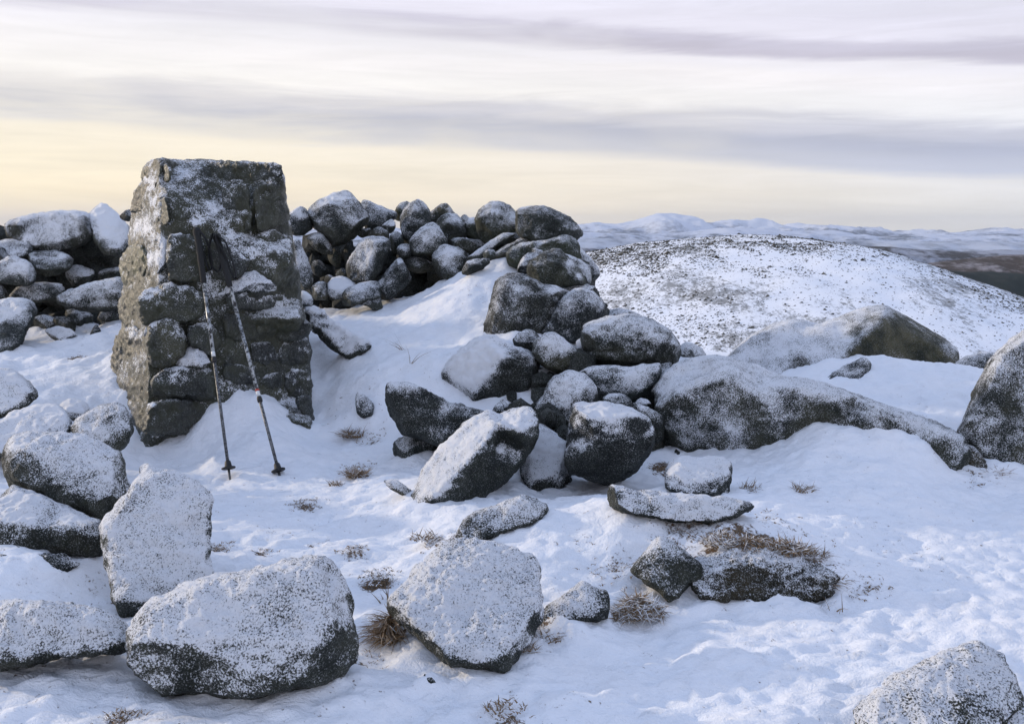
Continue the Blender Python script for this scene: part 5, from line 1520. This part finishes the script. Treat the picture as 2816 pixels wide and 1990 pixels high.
def build_poles():
    s1, s2 = SURF(545, 640), SURF(600, 660)
    bY1, bY2 = ground_hit(633, 1318), ground_hit(774, 1323)
    r1, *_ = build_pole('frosted trekking pole leaning on the pillar, left of the pair, plain upper shaft', (541, 632), (633, 1320), s1 - 0.07, bY1, 0.470, False)
    r2, *_ = build_pole('frosted trekking pole leaning on the pillar, the one with a red band above its lock', (596, 650), (774, 1325), s2 - 0.06, bY2, 0.325, True)
    Ya = s1 - 0.06
    # wrist loops hanging from the grips
    strap(r1, catmull([BP(500, 440, Ya - 0.01), BP(530, 470, Ya - 0.015), BP(560, 540, Ya - 0.01), BP(572, 620, Ya + 0.0), BP(556, 640, Ya - 0.02), BP(528, 560, Ya - 0.03), BP(505, 480, Ya - 0.025)]), 0.024)
    strap(r2, catmull([BP(600, 470, Ya - 0.0), BP(640, 500, Ya - 0.01), BP(668, 570, Ya - 0.01), BP(695, 660, Ya), BP(690, 690, Ya - 0.01), BP(668, 650, Ya - 0.025), BP(640, 570, Ya - 0.025), BP(600, 500, Ya - 0.02)]), 0.024)
    strap(r2, catmull([BP(585, 460, Ya + 0.0), BP(565, 490, Ya - 0.01), BP(555, 560, Ya - 0.01), BP(575, 630, Ya), BP(610, 650, Ya - 0.01), BP(620, 560, Ya - 0.02)]), 0.028)


build_poles()



# the turf bank between the half-buried stones and the right tuft
stone('turf_bank', 'dark undercut turf bank fringed with frosted grass, below the thin flat slab', 'turf bank', 'H',
      "1440,420 1520,360 1600,345 1700,320 1800,330 1900,360 1990,400 2080,440 2130,480 2110,560 2020,600 1900,590 1750,590 1600,580 1500,560", None,
      "1540,420,1.0 1700,400,1.1 1860,400,1.0 2000,450,0.9", "1560,400,0.5,70 1650,350,0.6,60 1800,340,0.3,60 1900,400,0.2,60 1700,460,-0.6,120", None, (1.3, 1.0, 0.7), T=0.8, tilt=0.9, chips=0, rough=2.0, snow=-0.05, vox=4.0, dY=0.06)
make_collar([o for o in bpy.data.objects if o.type == 'MESH' and 'snow' in o.data.attributes and o.name != 'gap_shade_rubble'])
build_ground()


# ------------------------------------------------------------------ grass and heather
def blade_mat():
    m, g, bs, out = newmat('dry_grass')
    at = g.n('ShaderNodeAttribute', attribute_name='frost')
    g.l(g.mix(at.outputs['Fac'], (0.20, 0.125, 0.055), (0.80, 0.82, 0.85)), bs.inputs['Base Color'])
    bs.inputs['Roughness'].default_value = 0.8
    bs.inputs['Specular IOR Level'].default_value = 0.2
    return m


M_BLADE = blade_mat()


def blades(rg, base, n, length, spread, lean, width=0.0016, frost=0.25, droop=0.6):
    width *= 1.35
    """n curved tapering blades, each a thin three-sided strip"""
    V, F, A = [], [], []
    for i in range(n):
        a = rg.uniform(0, 6.283)
        rr = rg.uniform(0, 1) ** 0.6
        p = base + np.array([math.cos(a) * spread[0] * rr, math.sin(a) * spread[1] * rr, 0])
        p[2] = tz0(p[0], p[1])[0] - 0.005 if spread[2] is None else p[2] + spread[2] * (1 - rr)
        L = length * rg.uniform(0.5, 1.25)
        th = rg.uniform(0, 6.283)
        dv = np.array([math.cos(th) * 0.6, math.sin(th) * 0.6, 0.9]) + np.array(lean)
        dv /= np.linalg.norm(dv)
        g = np.array([math.cos(th), math.sin(th), -1.2]) * droop * rg.uniform(0.4, 1.4)
        sd_ = np.cross(dv, rg.normal(0, 1, 3))
        sd_ /= np.linalg.norm(sd_) + 1e-9
        fr = 1.0 if rg.uniform() < frost else 0.0
        tone = rg.uniform(-0.0, 0.35)
        k0 = len(V)
        for k in range(4):
            t = k / 3
            c = p + dv * L * t + g * L * t * t * 0.5
            w = width * (1 - t * 0.85)
            V += [c + sd_ * w, c - sd_ * w]
            A += [max(fr, tone * t), max(fr, tone * t)]
        for k in range(3):
            F.append([k0 + 2 * k, k0 + 2 * k + 1, k0 + 2 * k + 3, k0 + 2 * k + 2])
    return V, F, A


def tuft(label, u, v, n, length, spread, lean=(0, 0, 0), frost=0.25, Y=None, dz=0.0, name='grass_tuft', cat='grass tuft', tintless=True, droop=0.6, width=0.0016):
    rg = np.random.default_rng(int(u * 7 + v))
    b = px_ground(u, v) if Y is None else P(u, v, Y)
    b = b + np.array([0, 0, dz])
    V, F, A = blades(rg, b, n, length, spread, lean, width, frost, droop)
    o = add_mesh(name, V, F, M_BLADE, None, False, org=b, attrs={'frost': A})
    return tag(o, label, cat, 'tufts of dry grass in the snow')


def HZ(x, y):
    return (1000 + x / 1.64, 1300 + y / 1.64)


def GZp(x, y):
    return (x / 1.639, 1000 + y / 1.639)


def build_tufts():
    T = tuft
    T('brown grass hanging beside the left edge of the broad flat boulder', *HZ(125, 760), 600, 0.055, (0.035, 0.05, 0.06), (-0.35, -0.3, -0.2), 0.05, dz=0.01, droop=1.1)
    T('straw tuft on the bank just right of the low speckled stone', *HZ(1240, 640), 700, 0.045, (0.075, 0.05, 0.05), (-0.2, -0.4, 0), 0.45, droop=0.9)
    T('frosted straw at the lower left of the bank by the speckled stone', *HZ(1170, 660), 220, 0.045, (0.05, 0.03, 0.02), (-0.2, -0.4, 0), 0.35, droop=0.9)
    T('dark brown tuft at the right end of the grassy bank', *HZ(2035, 500), 520, 0.05, (0.07, 0.05, 0.03), (0.1, -0.4, -0.1), 0.08, droop=1.0)
    T('tuft right of the bank top beside bare snow', *HZ(1970, 380), 300, 0.04, (0.09, 0.05, 0.02), (0.1, -0.3, 0), 0.3)
    T('small isolated tuft alone on the right snow slope', *HZ(1975, 85), 90, 0.05, (0.035, 0.03, 0.0), (0.3, 0, 0), 0.2)
    T('grass sprig under the thin flat slab', *HZ(1540, 240), 150, 0.05, (0.07, 0.03, 0.0), (0, -0.2, 0), 0.35)
    T('frosted tuft on the bank below the thin flat slab', *HZ(1500, 270), 160, 0.04, (0.09, 0.05, 0.0), (0, -0.3, 0), 0.5)
    T('frosted grass at the lower right edge of the broad flat boulder', *HZ(815, 740), 260, 0.04, (0.05, 0.05, 0.0), (0.2, -0.3, 0), 0.5)
    T('thin grass at the foot of the broad flat boulder', *HZ(730, 810), 110, 0.035, (0.03, 0.03, 0.0), (0.2, -0.3, 0), 0.3)
    T('brown grass behind the broad flat boulder', *HZ(340, 300), 300, 0.035, (0.10, 0.04, 0.0), (0, -0.3, 0), 0.45)
    T('brown frosted twigs beside the low dark stone', *HZ(660, 260), 380, 0.035, (0.13, 0.06, 0.0), (0, -0.2, 0), 0.55)
    T('grass tuft below the upright snowy stone by the bowl', *GZp(1590, 330), 240, 0.07, (0.05, 0.03, 0.0), (-0.4, -0.1, 0), 0.2)
    T('brown grass patch in snow under the dark buried stone', *GZp(1615, 510), 260, 0.06, (0.05, 0.03, 0.0), (-0.1, -0.2, -0.1), 0.15)
    T('tiny green-brown tuft alone below the pillar to the right', *GZp(1515, 550), 60, 0.035, (0.03, 0.02, 0.0), (0, 0, 0.2), 0.2)
    T('two thin dry stems leaning on the snow ramp', 1107, 962, 7, 0.13, (0.02, 0.01, 0), (-1.2, 0, 0.2), 0.0, width=0.0012, droop=0.2)
    T('single dark stem curving out of the snow ramp', 1132, 1000, 3, 0.12, (0.01, 0.01, 0), (0.5, 0, 0.4), 0.0, width=0.0012, droop=0.3)
    T('stems beside the small square stone', *HZ(1740, 75), 24, 0.045, (0.04, 0.02, 0), (0, 0, 0.5), 0.0, droop=0.2)
    T('wispy stems left of the broad flat boulder', *HZ(100, 585), 8, 0.07, (0.02, 0.02, 0), (-0.6, 0, 0.1), 0.0, droop=0.2)
    T('wispy pale stems on the right snow by the bank', *HZ(2110, 620), 14, 0.05, (0.03, 0.03, 0), (0.2, 0, 0.1), 0.3, droop=0.5)
    T('grass fringe at the foot of the great right-edge boulder', 2735, 1305, 160, 0.05, (0.06, 0.03, 0), (0, -0.2, 0), 0.3)
    T('short brown tuft near the bottom edge, under the tiny black stone', *HZ(640, 1060), 90, 0.02, (0.05, 0.04, 0), (0, 0, 0), 0.3)
    T('short tuft at the bottom edge below the foremost boulder', 345, 1975, 120, 0.02, (0.05, 0.03, 0), (0, 0, 0), 0.3)
    T('grass fringe along the left lip of the turf bank', *HZ(1600, 380), 420, 0.035, (0.06, 0.05, 0.03), (0, -0.5, 0), 0.5, dz=0.04)
    T('dark mossy grass in the middle of the turf bank', *HZ(1740, 400), 520, 0.035, (0.07, 0.05, 0.03), (0, -0.5, 0), 0.15, dz=0.035)
    T('brown grass on the right lip of the turf bank', *HZ(1890, 400), 520, 0.04, (0.08, 0.05, 0.03), (0, -0.5, 0), 0.3, dz=0.03)
    # heather scattered thinly through the thin snow: nobody could count the sprigs
    rg = np.random.default_rng(11)
    V, F, A = [], [], []
    for (u, v, r, s) in LITTER:
        c = px_ground(u, v)
        if s < 0.36:
            continue
        n = int(1300 * s * r * (1 + r))
        for i in range(n):
            a, rr = rg.uniform(0, 6.283), r * 1.3 * rg.uniform() ** 0.7
            x, y = c[0] + math.cos(a) * rr, c[1] + math.sin(a) * rr
            b = np.array([x, y, tz0(x, y)[0] + 0.004])
            v_, f_, a_ = blades(rg, b, 4, 0.013, (0.008, 0.008, 0.0), (0, 0, 0.0), 0.0012, 0.4, 0.9)
            k = len(V)
            V += v_
            F += [[q + k for q in ff] for ff in f_]
            A += a_
    o = add_mesh('heather_sprigs', V, F, M_BLADE, None, False, org=np.zeros(3), attrs={'frost': A})
    tag(o, 'frosted heather and grit showing through the thin snow', 'heather', kind='stuff')


build_tufts()
